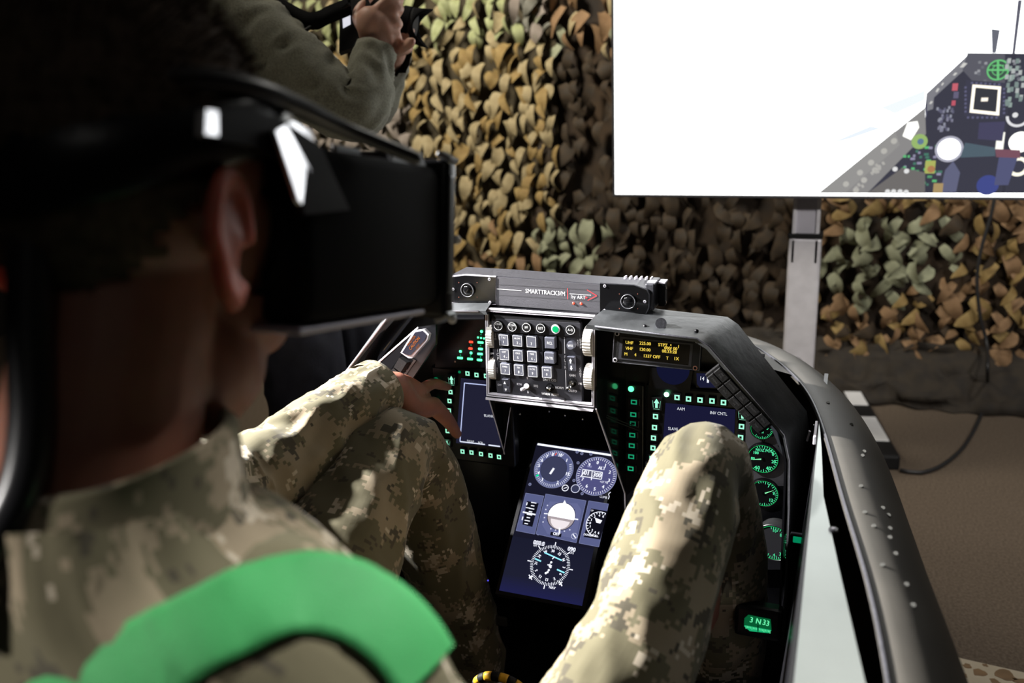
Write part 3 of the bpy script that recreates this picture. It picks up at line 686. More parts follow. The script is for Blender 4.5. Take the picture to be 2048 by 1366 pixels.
# outer frame between hood and hull skin
MB().plate([(0.402, 0.02, 0.69), (0.409, 0.02, 0.69), (0.409, 0.02, 0.2), (0.402, 0.02, 0.2)], 0.004).build('frame_post', black_semi, ck)
for (x, y) in ((1617, 872),): p = AT(x, y, Y=0.0); MB().box(p, (0.003, 0.004, 0.016), 0.0005, (0, 0.2, 0)).build('edge_tab', edge_metal, ck)
# central shroud under the keypad
def tri_plate(name, pts, m, th=0.003): return MB().plate(pts, th).build(name, m, ck)
cs1 = tri_plate('shroud_side', [(0.083, 0.002, 0.690), (0.083, 0.002, 0.838), (0.104, 0.10, 0.83), (0.104, 0.10, 0.500)], black_gloss)
cs2 = tri_plate('shroud_side', [(-0.0945, 0.002, 0.690), (-0.0945, 0.002, 0.838), (-0.106, 0.10, 0.83), (-0.106, 0.085, 0.545)][::-1], black_gloss)
MB().tube([(0.0845, 0.0, 0.688), (0.105, 0.098, 0.498), (0.1055, 0.10, 0.46)], 0.0012, 6).build('shroud_edge', edge_metal, cs1)
MB().tube([(-0.0955, 0.0, 0.686), (-0.1065, 0.083, 0.545)], 0.0010, 6).build('shroud_edge', edge_metal, cs2)
MB().tube([AT(1021, 815, Y=0.02), AT(1005, 918, Y=0.085)], 0.0007, 6).build('support_wire', edge_metal, ck)
MB().plate([(-0.09, 0.01, 0.680), (0.083, 0.01, 0.680), (0.083, 0.13, 0.655), (-0.09, 0.13, 0.655)], 0.003).build('shroud_floor', black_gloss, ck)
for (x0, y0, x1, y1) in ((1187, 818, 1277, 855), (1187, 822, 1280, 862)): MB().tube(smooth_path([AT(x0, y0, Y=0.005), AT((x0+x1)/2, (y0+y1)/2+2, Y=0.05), AT(x1, y1, Y=0.07)], 0.01), 0.0006, 5).build('wire', cable_m, ck)
for i in range(4): MB().tube([AT(1257+i*2, 846+i*3, Y=0.085), AT(1282+i, 860+i*3, Y=0.075)], 0.0004, 4).build('wire', cable_m, ck)
for (x, y) in ((1098, 822), (1130, 830), (1165, 838), (1040, 828)): MB().ell(AT(x, y, Y=0.04), (0.002, 0.002, 0.002), u=10, v=8).build('screw', chrome, ck)
MB().ell(AT(976, 1161, X=-0.115), (0.0016, 0.0016, 0.0016), u=10, v=8).build('indicator_lamp', led_blue, ck)
pd = MB().box(AT(992, 1240, Y=0.02), (0.044, 0.006, 0.020), 0.004); pd.build('foot_pad', mat('pad_rubber', (0.05, 0.045, 0.04), 0.7), ck)
# caution tiles on the left cheek, label tiles on the right cheek
def quad_plate(name, pix, Y, th, m, parent, dy=-0.004): return MB().plate([AT(x, y, Y=Y) for x, y in pix][::-1], th).build(name, m, parent)

# ------------------------------------------------------------------ master caution lamp unit (left hood leg)
def in_panel(pn, pts, z=0): return [pn.L(x, y, z) for x, y in pts]
MC = Panel('caution_light', 'orange lettered caution light with a bright rim on the left hood leg', 'warning light', (-0.23, -0.030, 0.785), 8)
fo = in_panel(MC, [(799, 706), (826, 662), (846, 659), (856, 669), (853, 681), (822, 717), (815, 717)]); fi = in_panel(MC, [(803, 706), (829, 665), (844, 662), (852, 671), (849, 680), (820, 711), (815, 711)])
MB().prism(fo, -0.012, -0.003).build('frame', edge_metal, MC.o); MB().prism(fi, -0.003, -0.0015).build('lens', mat('lamp_lens', (0.022, 0.022, 0.035), 0.25), MC.o)
P = Print(-0.0012); og = (1.0, 0.27, 0.02)
c0 = Vector(MC.L(806, 703)); c1 = Vector(MC.L(832, 664)); dr = (c1-c0); rot = math.atan2(dr.y, dr.x)-0.08; U = dr.normalized(); N_ = Vector((U.y, -U.x))
mid = Vector(MC.L(827, 686))
P.text('MASTER', mid-N_*0.0055, 0.0042, tuple(.6*x for x in og), rot, sx=1.0); P.text('CAUTION', mid+N_*0.0015, 0.0050, og, rot, sx=0.85); P.text('RESET', mid+N_*0.009, 0.003, tuple(.5*x for x in og), rot)
P.build('lettering', MC.o)
LD = Panel('push_button_pair', 'two blank dark square push buttons below the caution light', 'button', (-0.24, -0.030, 0.76), 8)
for pts in ([(786, 735), (797, 716), (812, 726), (800, 745)], [(776, 744), (786, 737), (798, 748), (788, 758)], ): MB().prism(in_panel(LD, pts), -0.014, -0.002).build('button', black_plastic, LD.o)
MB().prism(in_panel(LD, [(760, 760), (797, 708), (824, 724), (790, 772)]), -0.022, -0.014).build('base_plate', black_gloss, LD.o)
al_pl = Panel('hood_cheek_plate', 'black sloping cheek plate with bright edge on the left hood leg', 'panel', (-0.24, -0.018, 0.765), 8)
MB().prism(in_panel(al_pl, [(733, 745), (832, 655), (868, 650), (868, 690), (800, 790), (760, 790)]), -0.012, -0.006).build('plate', black_semi, al_pl.o)
a_, b_ = al_pl.L(733, 744), al_pl.L(833, 656); MB().tube([(a_[0], a_[1], -0.007), (b_[0], b_[1], -0.007)], 0.0018, 6).build('edge_strip', edge_metal, al_pl.o)

# ------------------------------------------------------------------ annunciator tiles on the right hood leg
TLp = Panel('annunciator_strip', 'strip of ten dark lettered tiles down the inside of the right hood leg', 'panel', (0.29, -0.056, 0.74), 0)
ax0, ax1 = Vector(TLp.L(1432, 740)), Vector(TLp.L(1537, 853)); dr = ax1-ax0; U = dr.normalized(); Nn = Vector((U.y, -U.x)); 
if Nn.x > 0: Nn = -Nn
Lt = dr.length; rot = math.atan2(dr.y, dr.x)
c = ax0+dr*0.5+Nn*0.006
MB().box((c.x, c.y, -0.010), (Lt+0.006, 0.026, 0.010), 0.001, (0, 0, rot)).build('backing', black_plastic, TLp.o)
words = ['ENG FIRE', 'ENGINE', 'HYD/OIL', 'FLCS', 'DBU ON', 'LG CONFIG', 'CANOPY', 'OXY LOW', 'STALL', 'TRIM']
for i in range(5):
    for j in range(2):
        c = ax0+U*(Lt*(i+0.5)/5)+Nn*(0.0 + j*0.0125)
        t_ = MB().box((c.x, c.y, -0.0035), (Lt/5-0.002, 0.0115, 0.006), 0.0008, (0, 0, rot)).build('tile', black_plastic, TLp.o)
        P = Print(-0.0003); wd = words[i*2+j].split(' ')
        for k, t in enumerate(wd): P.text(t, (c.x-Nn.x*0.0035*(k-(len(wd)-1)/2), c.y-Nn.y*0.0035*(k-(len(wd)-1)/2)), 0.0024, 0, rot+math.pi*0, sx=0.9)
        P.build('lettering', t_, [grey_ink])

# ------------------------------------------------------------------ keypad panel
K = Panel('keypad_panel', 'square grey keypad panel with white thumbwheels and bright edge frame under the camera bar', 'control panel', (0, 0, 0.765))
def z5(x, y, z=0.0): return K.L(960+x/6.2077, 610+y/6.2077, z)
oc = [z5(*p) for p in ((62, 40), (1428, 135), (1414, 1270), (80, 1130))]
ic = [z5(*p) for p in ((98, 82), (1392, 172), (1384, 1228), (110, 1095))]
nm = ['frame_bar']*4
for i in range(4):
    j = (i+1) % 4; MB().prism([oc[i], oc[j], ic[j], ic[i]], -0.006, 0.0).build('frame_bar', edge_metal, K.o)
    f_ = 0.45; mo = [tuple(Vector(oc[k]).lerp(Vector(ic[k]), f_)) for k in (i, j)]; mo2 = [tuple(Vector(oc[k]).lerp(Vector(ic[k]), f_+.14)) for k in (j, i)]
    MB().prism(mo+mo2, -0.001, 0.0003).build('frame_groove', black_plastic, K.o)
lp = [z5(*p) for p in ((78, 1140), (1412, 1290), (1405, 1318), (78, 1168))]; MB().prism(lp, -0.012, 0.003).build('lower_lip', edge_metal, K.o)
lp = [z5(*p) for p in ((84, 1128), (1408, 1276), (1408, 1288), (84, 1140))]; MB().prism(lp, -0.012, 0.0015).build('lower_groove', black_plastic, K.o)
MB().prism([z5(*p) for p in ((80, 60), (1410, 150), (1400, 1250), (95, 1115))], -0.03, -0.018).build('back_box', black_matte, K.o)
for (p, q) in (((80, 60), (95, 1115)), ((1410, 150), (1400, 1250))):
    a_, b_ = z5(*p), z5(*q); MB().box(((a_[0]+b_[0])/2, (a_[1]+b_[1])/2, -0.06), (0.003, abs(a_[1]-b_[1]), 0.11)).build('housing_side', black_semi, K.o)
a_, b_ = z5(70, 50), z5(1420, 145); MB().box(((a_[0]+b_[0])/2, (a_[1]+b_[1])/2-0.002, -0.06), (abs(a_[0]-b_[0]), 0.004, 0.11)).build('housing_top', black_semi, K.o)
fp = [(150, 170), (1240, 232), (1252, 400), (1262, 1210), (212, 1105), (200, 960), (165, 700), (160, 560), (148, 330)]
MB().prism([z5(*p, -0.004) for p in fp], -0.016, -0.004).build('faceplate', face_grey, K.o)
MB().prism([z5(*p) for p in ((145, 168), (1238, 228), (1244, 392), (140, 326))], -0.010, 0.0).build('button_strip', face_grey, K.o)
MB().prism([z5(*p, -0.002) for p in ((150, 120), (1225, 200), (1235, 226), (148, 164))], -0.015, -0.002).build('top_rail', black_plastic, K.o)
SC5 = 1/6.2077*0.000757
def ink(pr, parent, name='lettering'): return pr.build(name, parent, [white_ink, red_ink, grey_ink])
def n5(x, y): return 0 
KH = 0.0045
rb = [('COM', '1', 225, 258), ('COM', '2', 398, 272), ('IFF', '', 575, 280), ('LIST', '', 752, 290), ('*', '', 938, 300), ('A-G', '', 1120, 312)]
for t1, t2, x, y in rb:
    c = z5(x, y, 0.006); r = 62*SC5
    b_ = MB().cyl((*c, 0), (*c, 0.006), r*1.02, r, 28, bev=0.0006).build('round_button', black_plastic, K.o, flat_angle=40)
    if t1 == '*':
        tag(b_, 'green lit round button with bright ring'); MB().cyl((*c, 0.0055), (*c, 0.0068), r*0.98, r*0.92, 28).build('ring', edge_metal, b_, flat_angle=40)
        MB().cyl((*c, 0.006), (*c, 0.0072), r*0.68, r*0.66, 24).build('lens', emit('lens_green', (0.0, 0.30, 0.10), 0.55), b_, flat_angle=40)
    else:
        P = Print(0.0061); P.ring(c, r*0.84, r*0.95, 0); h = 27*SC5
        if t2: P.text(t1, (c[0], c[1]+20*SC5), h, 0, sx=0.9, bold=0.00012); P.text(t2, (c[0], c[1]-22*SC5), h*0.95, 0)
        else: P.text(t1, c, h*1.15, 0, sx=0.85, bold=0.00012)
        ink(P, b_)
keys = [('T-ILS', '1', '', 292, 437), ('ALOW', '2', 'N', 463, 447), ('', '3', '', 637, 459), ('STPT', '4', 'W', 300, 617), ('CRUS', '5', '', 470, 632), ('TIME', '6', 'E', 645, 643), ('MARK', '7', '', 312, 797), ('FIX', '8', 'S', 480, 810), ('A-CAL', '9', '', 652, 828), ('M-SEL', '0', '-', 828, 840)]
for t1, t2, t3, x, y in keys:
    c = z5(x, y, 0.004); w_ = 136*SC5; h_ = 150*SC5
    k_ = MB().box((*c, -0.001), (w_, h_, 0.010), 0.0012).build('square_key', key_grey, K.o)
    P = Print(0.0041); P.frame(c, w_*0.93, h_*0.94, 0.0007, 0)
    if t1: P.text(t1, (c[0], c[1]+34*SC5), 24*SC5, 0, sx=0.8, bold=0.00008)
    P.text(t2, (c[0]+(0.0 if not t3 else 0), c[1]-26*SC5), 36*SC5, 0, sx=0.8, bold=0.00012)
    if t3: P.text(t3, (c[0]+34*SC5, c[1]-38*SC5), 18*SC5, 0)
    ink(P, k_)
for t1, x, y in (('RCL', 865, 475), ('ENTR', 860, 662)):
    c = z5(x, y, 0.006); k_ = MB().box((*c, 0), (138*SC5, 150*SC5, 0.012), 0.0012).build('square_key', key_grey, K.o); P = Print(0.0061); P.text(t1, c, 36*SC5, 0, sx=0.8, bold=0.00012); ink(P, k_)
    MB().prism([z5(x-90, y-85), z5(x+100, y-85), z5(x+105, y+95), z5(x-90, y+95)], -0.004, -0.0036).build('key_guard', black_matte, K.o)
# raised divider ribs between the key rows
for (x0, y0, x1, y1) in ((225, 522, 740, 546), (235, 705, 745, 735), (365, 375, 378, 525), (540, 385, 555, 540)):
    a_, b_ = z5(x0, y0, -0.003), z5(x1, y1, -0.003); MB().tube([(*a_, -0.0035), (*b_, -0.0035)], 0.0011, 6).build('divider_rib', black_plastic, K.o)
c = z5(1122, 508, 0.007); b_ = MB().cyl((*c, -0.004), (*c, 0.007), 55*SC5, 53*SC5, 28, bev=0.0008).build('round_button', key_grey, K.o, flat_angle=40); P = Print(0.0071); P.text('WX', c, 34*SC5, 0, bold=0.00012); ink(P, b_)
def rocker(x, y, w_, h_, arrows):
    c = z5(x, y, 0.003); w_ *= SC5; h_ *= SC5
    b_ = MB().prism([(-h_/2, 0.006), (-h_*0.1, 0.0025), (h_*0.1, 0.0015), (h_/2, -0.0005), (h_/2, -0.012), (-h_/2, -0.012)], -w_/2, w_/2, M=Matrix.Translation((*c, 0)) @ Matrix(((0, 0, 1, 0), (-1, 0, 0, 0), (0, 1, 0, 0), (0, 0, 0, 1)))).build('rocker_switch', key_grey, K.o)
    P = Print(0.0064)
    for s_ in (1, -1):
        cy = c[1]+s_*h_*0.25; P.z = 0.0063 if s_ > 0 else 0.0032
        if arrows: P.poly([(c[0]-w_*.22, cy), (c[0]+w_*.22, cy), (c[0], cy+s_*w_*.38)], 0); P.rect((c[0], cy-s_*w_*0.15), w_*.2, w_*.35, 0)
        else: P.poly([(c[0]-w_*.2, cy-s_*w_*.15), (c[0]+w_*.2, cy-s_*w_*.15), (c[0], cy+s_*w_*.3)], 0)
    ink(P, b_, 'arrow')
rocker(1132, 735, 92, 200, True); rocker(318, 1005, 84, 195, False)
# four way switch, two bat-handle toggles
c = z5(585, 1010, 0); sw = MB().cyl((*c, -0.004), (*c, 0.002), 46*SC5, 44*SC5, 24).build('four_way_switch', chrome, K.o, flat_angle=40)
MB().cyl((*c, 0.0), (*z5(575, 1005, 0.008), 0.008), 30*SC5, 34*SC5, 16).build('knob', edge_metal, sw, flat_angle=40)
MB().tube([(*c, 0.004), (*z5(515, 1055, 0.014), 0.014)], [0.0022, 0.0030], 10).build('lever', edge_metal, sw, True)
for (x, y, tx, ty) in ((862, 1032, 850, 1040), (1145, 965, 1095, 1050)):
    c = z5(x, y, 0); sw = MB().cyl((*c, -0.004), (*c, 0.001), 58*SC5, 55*SC5, 24).build('toggle_switch', black_gloss, K.o, flat_angle=40)
    MB().cyl((*c, 0), (*c, 0.005), 40*SC5, 34*SC5, 6).build('nut', chrome, sw); e_ = z5(tx, ty, 0.02)
    MB().tube([(*c, 0.003), tuple(Vector((*c, 0.003)).lerp(Vector((*e_, 0.02)), .5)), (*e_, 0.02)], [0.0018, 0.0024, 0.0034], 12).build('lever', chrome, sw, True)
# thumbwheels (axis along local x)
def wheel(x, y, wz, hz, zc):
    c = z5(x, y, 0.004); r = hz*SC5*1.15; n = 30; pts = []
    for i in range(n*2): a_ = math.pi*i/n; rr = r if i % 2 else r*0.95; pts.append((rr*math.cos(a_), rr*math.sin(a_)))
    M = Matrix.Translation((c[0], c[1], zc-r)) @ Matrix(((0, 0, 1, 0), (1, 0, 0, 0), (0, 1, 0, 0), (0, 0, 0, 1)))
    MB().prism(pts, -wz*SC5/2, wz*SC5/2, M=M).build('thumbwheel', wheel_white, K.o)
wheel(112, 405, 78, 155, 0.008); wheel(138, 815, 78, 137, 0.007); wheel(1332, 480, 105, 168, 0.012); wheel(1345, 920, 105, 146, 0.011)
P = Print(-0.0038)
P.vtext('SYM', z5(180, 405), 26*SC5, 0); P.vtext('ICP', z5(210, 625), 44*SC5, 0, 1.3); P.text('OFF', z5(138, 612), 26*SC5, 0); P.vtext('BRT', z5(203, 822), 24*SC5, 0, 1.2); P.text('OFF', z5(232, 1003), 28*SC5, 0)
P.vtext('FLIR', z5(1047, 720), 36*SC5, 0, 1.3); P.line(z5(1038, 408), z5(1043, 612), 0.0011, 0); P.line(z5(1052, 815), z5(1060, 1060), 0.0011, 0)
P.vtext('DEPR', z5(1238, 490), 26*SC5, 0, 1.3); P.vtext('RET', z5(1207, 482), 24*SC5, 0, 1.3); P.vtext('CONT', z5(1238, 850), 26*SC5, 0, 1.3)
for t, x, y, h in (('GAIN', 1138, 884, 30), ('LVL', 1237, 988, 30), ('AUTO', 1148, 1078, 30), ('RTN', 478, 995, 30), ('SEQ', 684, 1015, 30), ('DRIFT C/O', 855, 942, 32), ('NORM', 978, 1038, 32), ('WARN  RESET', 862, 1120, 32)): P.text(t, z5(x, y), h*SC5, 0, sx=0.82, bold=0.0001)
for x, y, s_ in ((578, 915, 1), (587, 1090, -1)):
    c = z5(x, y); P.poly([(c[0]-0.0017, c[1]), (c[0]+0.0017, c[1]), (c[0], c[1]+s_*0.0026)], 0); P.rect((c[0], c[1]-s_*0.001), 0.0012, 0.0024, 0)
ink(P, K.o)
P = Print(0.0004); P.k = 1

# ------------------------------------------------------------------ camera bar on top
TB = Panel('tracking_camera_bar', 'long black twin-lens tracking camera bar with red arrow print on top of the keypad panel', 'camera', (0.0065, 0.02, 0.862))
def z4(x, y, z=0.0): return TB.L(880+x/4.096, 500+y/4.096, z)
prof = [z4(*p) for p in ((30, 250), (110, 195), (480, 215), (1310, 280), (1600, 295), (1700, 330), (1722, 365), (1718, 470), (1690, 530), (1580, 545), (1310, 520), (490, 460), (180, 440), (40, 400))]
MB().prism(prof, -0.052, -0.002).build('housing', dark_alu, TB.o)
cpl = [z4(*p) for p in ((458, 222), (1312, 285), (1310, 515), (462, 450))]; MB().prism(cpl, -0.003, 0.0).build('front_panel', mat('front_grain', (0.085, 0.083, 0.095), 0.5, 0.2, bump=0.4, bscale=1500), TB.o)
rp = [z4(*p) for p in ((1312, 275), (1590, 290), (1688, 325), (1708, 365), (1704, 470), (1680, 522), (1575, 536), (1312, 512))]; lpn = [z4(*p) for p in ((455, 222), (205, 208), (105, 220), (50, 260), (48, 385), (100, 425), (200, 438), (455, 440))]
rim_r = [z4(*p) for p in ((1312, 268), (1595, 283), (1696, 320), (1718, 362), (1714, 474), (1686, 530), (1578, 544), (1312, 520))]
rim_l = [z4(*p) for p in ((458, 214), (205, 200), (100, 212), (42, 255), (40, 390), (95, 434), (198, 446), (458, 448))]
for rim, pl_, c4, sc in ((rim_r, rp, (1546, 418), ((1350, 294), (1678, 422), (1348, 495))), (rim_l, lpn, (232, 325), ((405, 238), (108, 320), (410, 428)))):
    MB().prism(rim, -0.003, 0.0005).build('rim', edge_metal if rim is rim_l else dark_alu, TB.o)
    g = MB().prism(pl_, 0.0, 0.0012).build('lens_window', black_gloss, TB.o)
    c = z4(*c4, 0.001); k = 0.000757/4.096*1.02
    MB().cyl((*c, 0.001), (*c, 0.005), 62*k, 58*k, 36).build('lens_barrel', black_gloss, g, flat_angle=40)
    rg = []; n = 40
    for (r_, zz) in ((60*k, .0046), (60*k, .0058), (53*k, .0058), (53*k, .0046)):
        for i in range(n): rg.append((c[0]+r_*math.cos(2*math.pi*i/n), c[1]+r_*math.sin(2*math.pi*i/n), zz))
    MB().add(rg, [[a_*n+i, a_*n+(i+1) % n, ((a_+1) % 4)*n+(i+1) % n, ((a_+1) % 4)*n+i] for a_ in range(4) for i in range(n)]).build('lens_ring', mat('ring_grey', (0.22, 0.22, 0.24), 0.35, 0.5), g, True)
    MB().ell((*c, 0.0035), (45*k, 45*k, 0.004)).build('glass', black_gloss, g, True)
    for x, y in sc:
        s_ = z4(x, y, 0.001); MB().cyl((*s_, 0.001), (*s_, 0.0022), 13*k, 12*k, 14).build('screw', edge_metal, g); MB().cyl((*s_, 0.0022), (*s_, 0.0024), 5*k, 5*k, 8).build('screw_hole', black_matte, g)
P = Print(0.0004); k = 0.000757/4.096
sl_ = math.atan2(z4(1030, 360)[1]-z4(695, 335)[1], z4(1030, 360)[0]-z4(695, 335)[0])
def W4(*p): return z4(*p)
for a_, b_, w_ in (((462, 280), (1310, 330), 3), ((462, 366), (1310, 420), 3)): P.line(W4(*a_), W4(*b_), w_*k, 2)
P.line(W4(465, 318), W4(668, 333), 6*k, 0); P.text('SMARTTRACK3/M', W4(862, 348), 37*k, 0, sl_, sx=0.845, bold=0.00014)
P.line(W4(1045, 312), W4(1046, 402), 5*k, 1); P.line(W4(1062, 358), W4(1238, 370), 5*k, 0); P.path([W4(1205, 326), W4(1285, 374), W4(1210, 412)], 7*k, 1); P.text('by ART', W4(1135, 387), 29*k, 0, sl_, sx=0.95, bold=0.0001); P.poly([W4(1192, 378), W4(1212, 389), W4(1192, 399)], 1)
ink(P, TB.o)
for x, y in ((1092, 438), (1155, 441)): c = z4(x, y, 0.001); MB().ell((*c, 0.0005), (11*k, 11*k, 0.0012), u=14, v=8).build('indicator_lamp', led_red, TB.o)
for i in range(4):
    for (cx, cy) in ((1546, 418), (232, 325)):
        c = z4(cx+(75 if i % 2 else -75), cy+(60 if i // 2 else -60)); MB().cyl((*c, 0.0012), (*c, 0.0016), 4*k, 4*k, 6).build('infrared_dot', rust_ink, TB.o)
# cooling fins at the right rear and vents left
top_y = z4(1310, 280)[1]
for i in range(6):
    q = AT(1256+i*10, 549+i*0.8, Z=0.884); MB().box((q.x-0.0065, 0.882+0.0012-0.862, -(0.066-0.02)), (0.0028, 0.004, 0.012), 0.0004).build('cooling_fin', edge_metal, TB.o)
MB().box((0.155, 0.002, -0.030), (0.014, 0.040, 0.046), 0.002).build('end_block', dark_alu, TB.o)
MB().box((0.168, 0.0, -0.040), (0.010, 0.036, 0.020), 0.002).build('end_clamp', black_plastic, TB.o)
MB().box((0.168, 0.0185, -0.040), (0.012, 0.003, 0.022), 0.001).build('clamp_cap', edge_metal, TB.o); MB().box((0.156, 0.0215, -0.022), (0.013, 0.003, 0.014), 0.001).build('clamp_cap', edge_metal, TB.o)
for i in range(6): MB().box((-0.115+i*0.006, 0.0235, -0.046), (0.003, 0.0012, 0.012)).build('vent_slot', black_matte, TB.o)
for i, z in ((0, 0.010), (1, -0.012)): MB().cyl((0.1725, z, -0.036), (0.1745, z, -0.036), 0.0022, 0.0022, 10).build('bolt', chrome, TB.o)
MB().box((0.0, -0.024, -0.03), (0.18, 0.004, 0.05), 0.001).build('mounting_foot', black_plastic, TB.o)
# ------------------------------------------------------------------ displays
GRN = (0.42, 1.15, 0.78); GRN2 = (0.03, 0.75, 0.30); DIM = (0.0, 0.30, 0.12)
scr_blue = (0.010, 0.010, 0.036); ink_w = (0.85, 0.88, 0.95)
def osb(pn, x, y, dim=1.0, s=0.0125, tall=1.0, name='bezel_button', gl='button_light'):
    c = pn.L(x, y, 0.003)
    b_ = MB().box((*c, -0.001), (s, s*tall, 0.008), 0.0008).build(name, black_plastic, pn.o)
    P = Print(0.0031); q = s*0.66; col = tuple(v*dim for v in GRN)
    P.frame(c, q, q*1.05, q*0.28, col); P.build(gl, b_)
    return b_
def arrow_icon(pn, x, y, h, w_, dim=1.0, flip=1):
    c = pn.L(x, y, 0.003); b_ = MB().box((*c, -0.001), (w_*1.25, h*1.2, 0.008), 0.0008).build('rocker_button', black_plastic, pn.o)
    P = Print(0.0031); col = tuple(v*dim for v in GRN)
    P.poly([(c[0]-w_*.32, c[1]+flip*h*.08), (c[0]+w_*.32, c[1]+flip*h*.08), (c[0], c[1]+flip*h*.48)], col); P.rect((c[0], c[1]-flip*h*.12), w_*.28, h*.46, col)
    for sx in (-1, 1): P.line((c[0]+sx*w_*.36, c[1]-h*.35), (c[0]+sx*w_*.46, c[1]+h*.3), w_*.07, tuple(v*.35 for v in col))
    P.rect((c[0], c[1]-flip*h*.46), w_*.7, h*.05, tuple(v*.5 for v in col)); P.build('button_light', b_); return b_
def led(pn, x, y, r, m, name='indicator_lamp', z=0.002, parent=None):
    c = pn.L(x, y, z); return MB().ell((*c, z), (r, r, r*0.6), u=12, v=8).build(name, m, parent or pn.o, True)
# right multifunction display
RD = Panel('multifunction_display', 'right square display with green lit bezel buttons and white SLAVE lettering above the knee', 'display', (0.228, 0.082, 0.615))
MB().box((0, 0, -0.016), (0.170, 0.178, 0.026), 0.004).build('bezel', black_semi, RD.o)
sc = [RD.L(*p, 0) for p in ((1331, 806), (1471, 819), (1464, 952), (1322, 942))]
MB().prism(sc, -0.002, -0.0005).build('screen', mat('display_glass', (0.012, 0.012, 0.03), 0.15), RD.o)
P = Print(0.0); P.poly(sc, scr_blue)
for t, x, y in (('AAM', 1362, 818), ('INV CNTL', 1437, 827), ('SLAVE', 1346, 858), ('0 A120A', 1454, 871)): P.text(t, RD.L(x, y), 0.0052, ink_w, sx=0.80)
P.build('screen_lettering', RD.o)
for x, y in ((1354, 795), (1377, 798), (1400, 800), (1424, 802), (1447, 805), (1311, 833), (1309, 855), (1307, 876), (1306, 896), (1304, 917), (1483, 853), (1481, 875), (1479, 897), (1478, 917)): osb(RD, x, y)
arrow_icon(RD, 1313, 808, 0.019, 0.014); arrow_icon(RD, 1485, 830, 0.017, 0.014); arrow_icon(RD, 1299, 936, 0.016, 0.012, 0.5, -1); arrow_icon(RD, 1476, 938, 0.016, 0.012, 0.5, -1)
led(RD, 1333, 789, 0.0042, led_bright); led(RD, 1469, 804, 0.0026, led_dim)
# right display's button lights reflected in the shroud, painted as a glowing column
GB = Panel('button_reflection', 'painted reflection of the green display keys between the keypad panel and the right display', 'reflection', (0.126, 0.088, 0.62))
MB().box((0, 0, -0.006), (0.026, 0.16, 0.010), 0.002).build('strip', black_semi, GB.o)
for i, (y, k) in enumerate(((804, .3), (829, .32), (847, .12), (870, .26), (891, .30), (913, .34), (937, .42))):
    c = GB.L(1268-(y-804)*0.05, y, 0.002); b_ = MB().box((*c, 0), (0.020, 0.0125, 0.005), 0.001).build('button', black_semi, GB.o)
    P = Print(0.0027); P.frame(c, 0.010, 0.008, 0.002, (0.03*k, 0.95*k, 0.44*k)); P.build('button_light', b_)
led(GB, 1262, 778, 0.005, led_green);  # glare spot of the same reflection, built as a glowing bead
# left multifunction display
LDp = Panel('multifunction_display', 'left square display framed by green lit buttons beside the left hand', 'display', (-0.158, 0.075, 0.617))
MB().box((-0.005, 0, -0.016), (0.152, 0.178, 0.026), 0.004).build('bezel', black_semi, LDp.o)
sc = [LDp.L(*p, 0) for p in ((922, 756), (1000, 764), (1005, 895), (912, 886))]
MB().prism(sc, -0.002, -0.0005).build('screen', mat('display_glass_left', (0.012, 0.012, 0.03), 0.12), LDp.o)
P = Print(0.0); P.poly(sc, (0.015, 0.015, 0.034)); fw = 0.0018; fc = (0.55, 0.62, 0.95)
a_, b_, c_, d_ = LDp.L(929, 766), LDp.L(1000, 773), LDp.L(920, 883), LDp.L(1000, 893)
P.line(a_, b_, fw, fc); P.line(a_, c_, fw, fc); P.line(c_, LDp.L(970, 889), fw*1.2, (0.8, 0.85, 1)); P.line(LDp.L(977, 890), d_, fw*1.4, (0.8, 0.85, 1))
P.text('SWAP', LDp.L(941, 883), 0.0045, ink_w, sx=0.8); P.text('FCR', LDp.L(961, 886), 0.0045, ink_w, sx=0.8); P.text('BLANK', LDp.L(968, 831), 0.005, ink_w, align='LEFT', sx=0.8)
P.build('screen_lettering', LDp.o)
for x, y in ((935, 747), (953, 750), (972, 752), (990, 755), (901, 784), (899, 802), (898, 821), (897, 840), (895, 862), (925, 903), (943, 905), (962, 908), (981, 911), (998, 914)): osb(LDp, x, y, s=0.0115)
arrow_icon(LDp, 903, 761, 0.018, 0.013); arrow_icon(LDp, 894, 886, 0.013, 0.013, 0.5, -1); led(LDp, 919, 744, 0.0026, led_dim)
led(LDp, 872, 760, 0.005, led_dim); led(LDp, 872, 800, 0.004, led_dim)
# lamp columns above the left display
LP = Panel('landing_gear_panel', 'dark panel with three columns of green and red lamps left of the keypad panel', 'control panel', (-0.155, 0.06, 0.755))
MB().prism([LP.L(*p) for p in ((880, 640), (975, 640), (985, 735), (870, 735))], -0.014, 0.0).build('faceplate', black_semi, LP.o)
for x, y, k, m in ((921, 703, 0, led_green), (942, 706, 0, led_green), (963, 663, 0, led_green)): led(LP, x, y, 0.0026, m)
for x, y, m, w_ in ((920, 716, led_green, 0.0105), (940, 718, led_green, 0.0105), (959, 720, led_green, 0.0095), (960, 708, led_green, 0.010), (961, 698, led_green, 0.0085), (961, 685, led_green, 0.0105), (942, 684, led_red, 0.0075), (941, 697, led_red, 0.0075)):
    c = LP.L(x, y, 0.001); MB().box((*c, 0.001), (w_, 0.0040, 0.003), 0.0012).build('lamp', m, LP.o)
for x, y in ((956, 675), (962, 676), (968, 677)): led(LP, x, y, 0.0018, led_green)
for x, y in ((942, 690), (962, 669), (921, 710), (941, 712), (961, 691), (961, 714)): led(LP, x, y, 0.0012, led_dim)
MB().cyl((*LP.L(912, 722, 0.0), 0.0), (*LP.L(912, 722, 0.0), 0.004), 0.002, 0.002, 8).build('screw', chrome, LP.o)
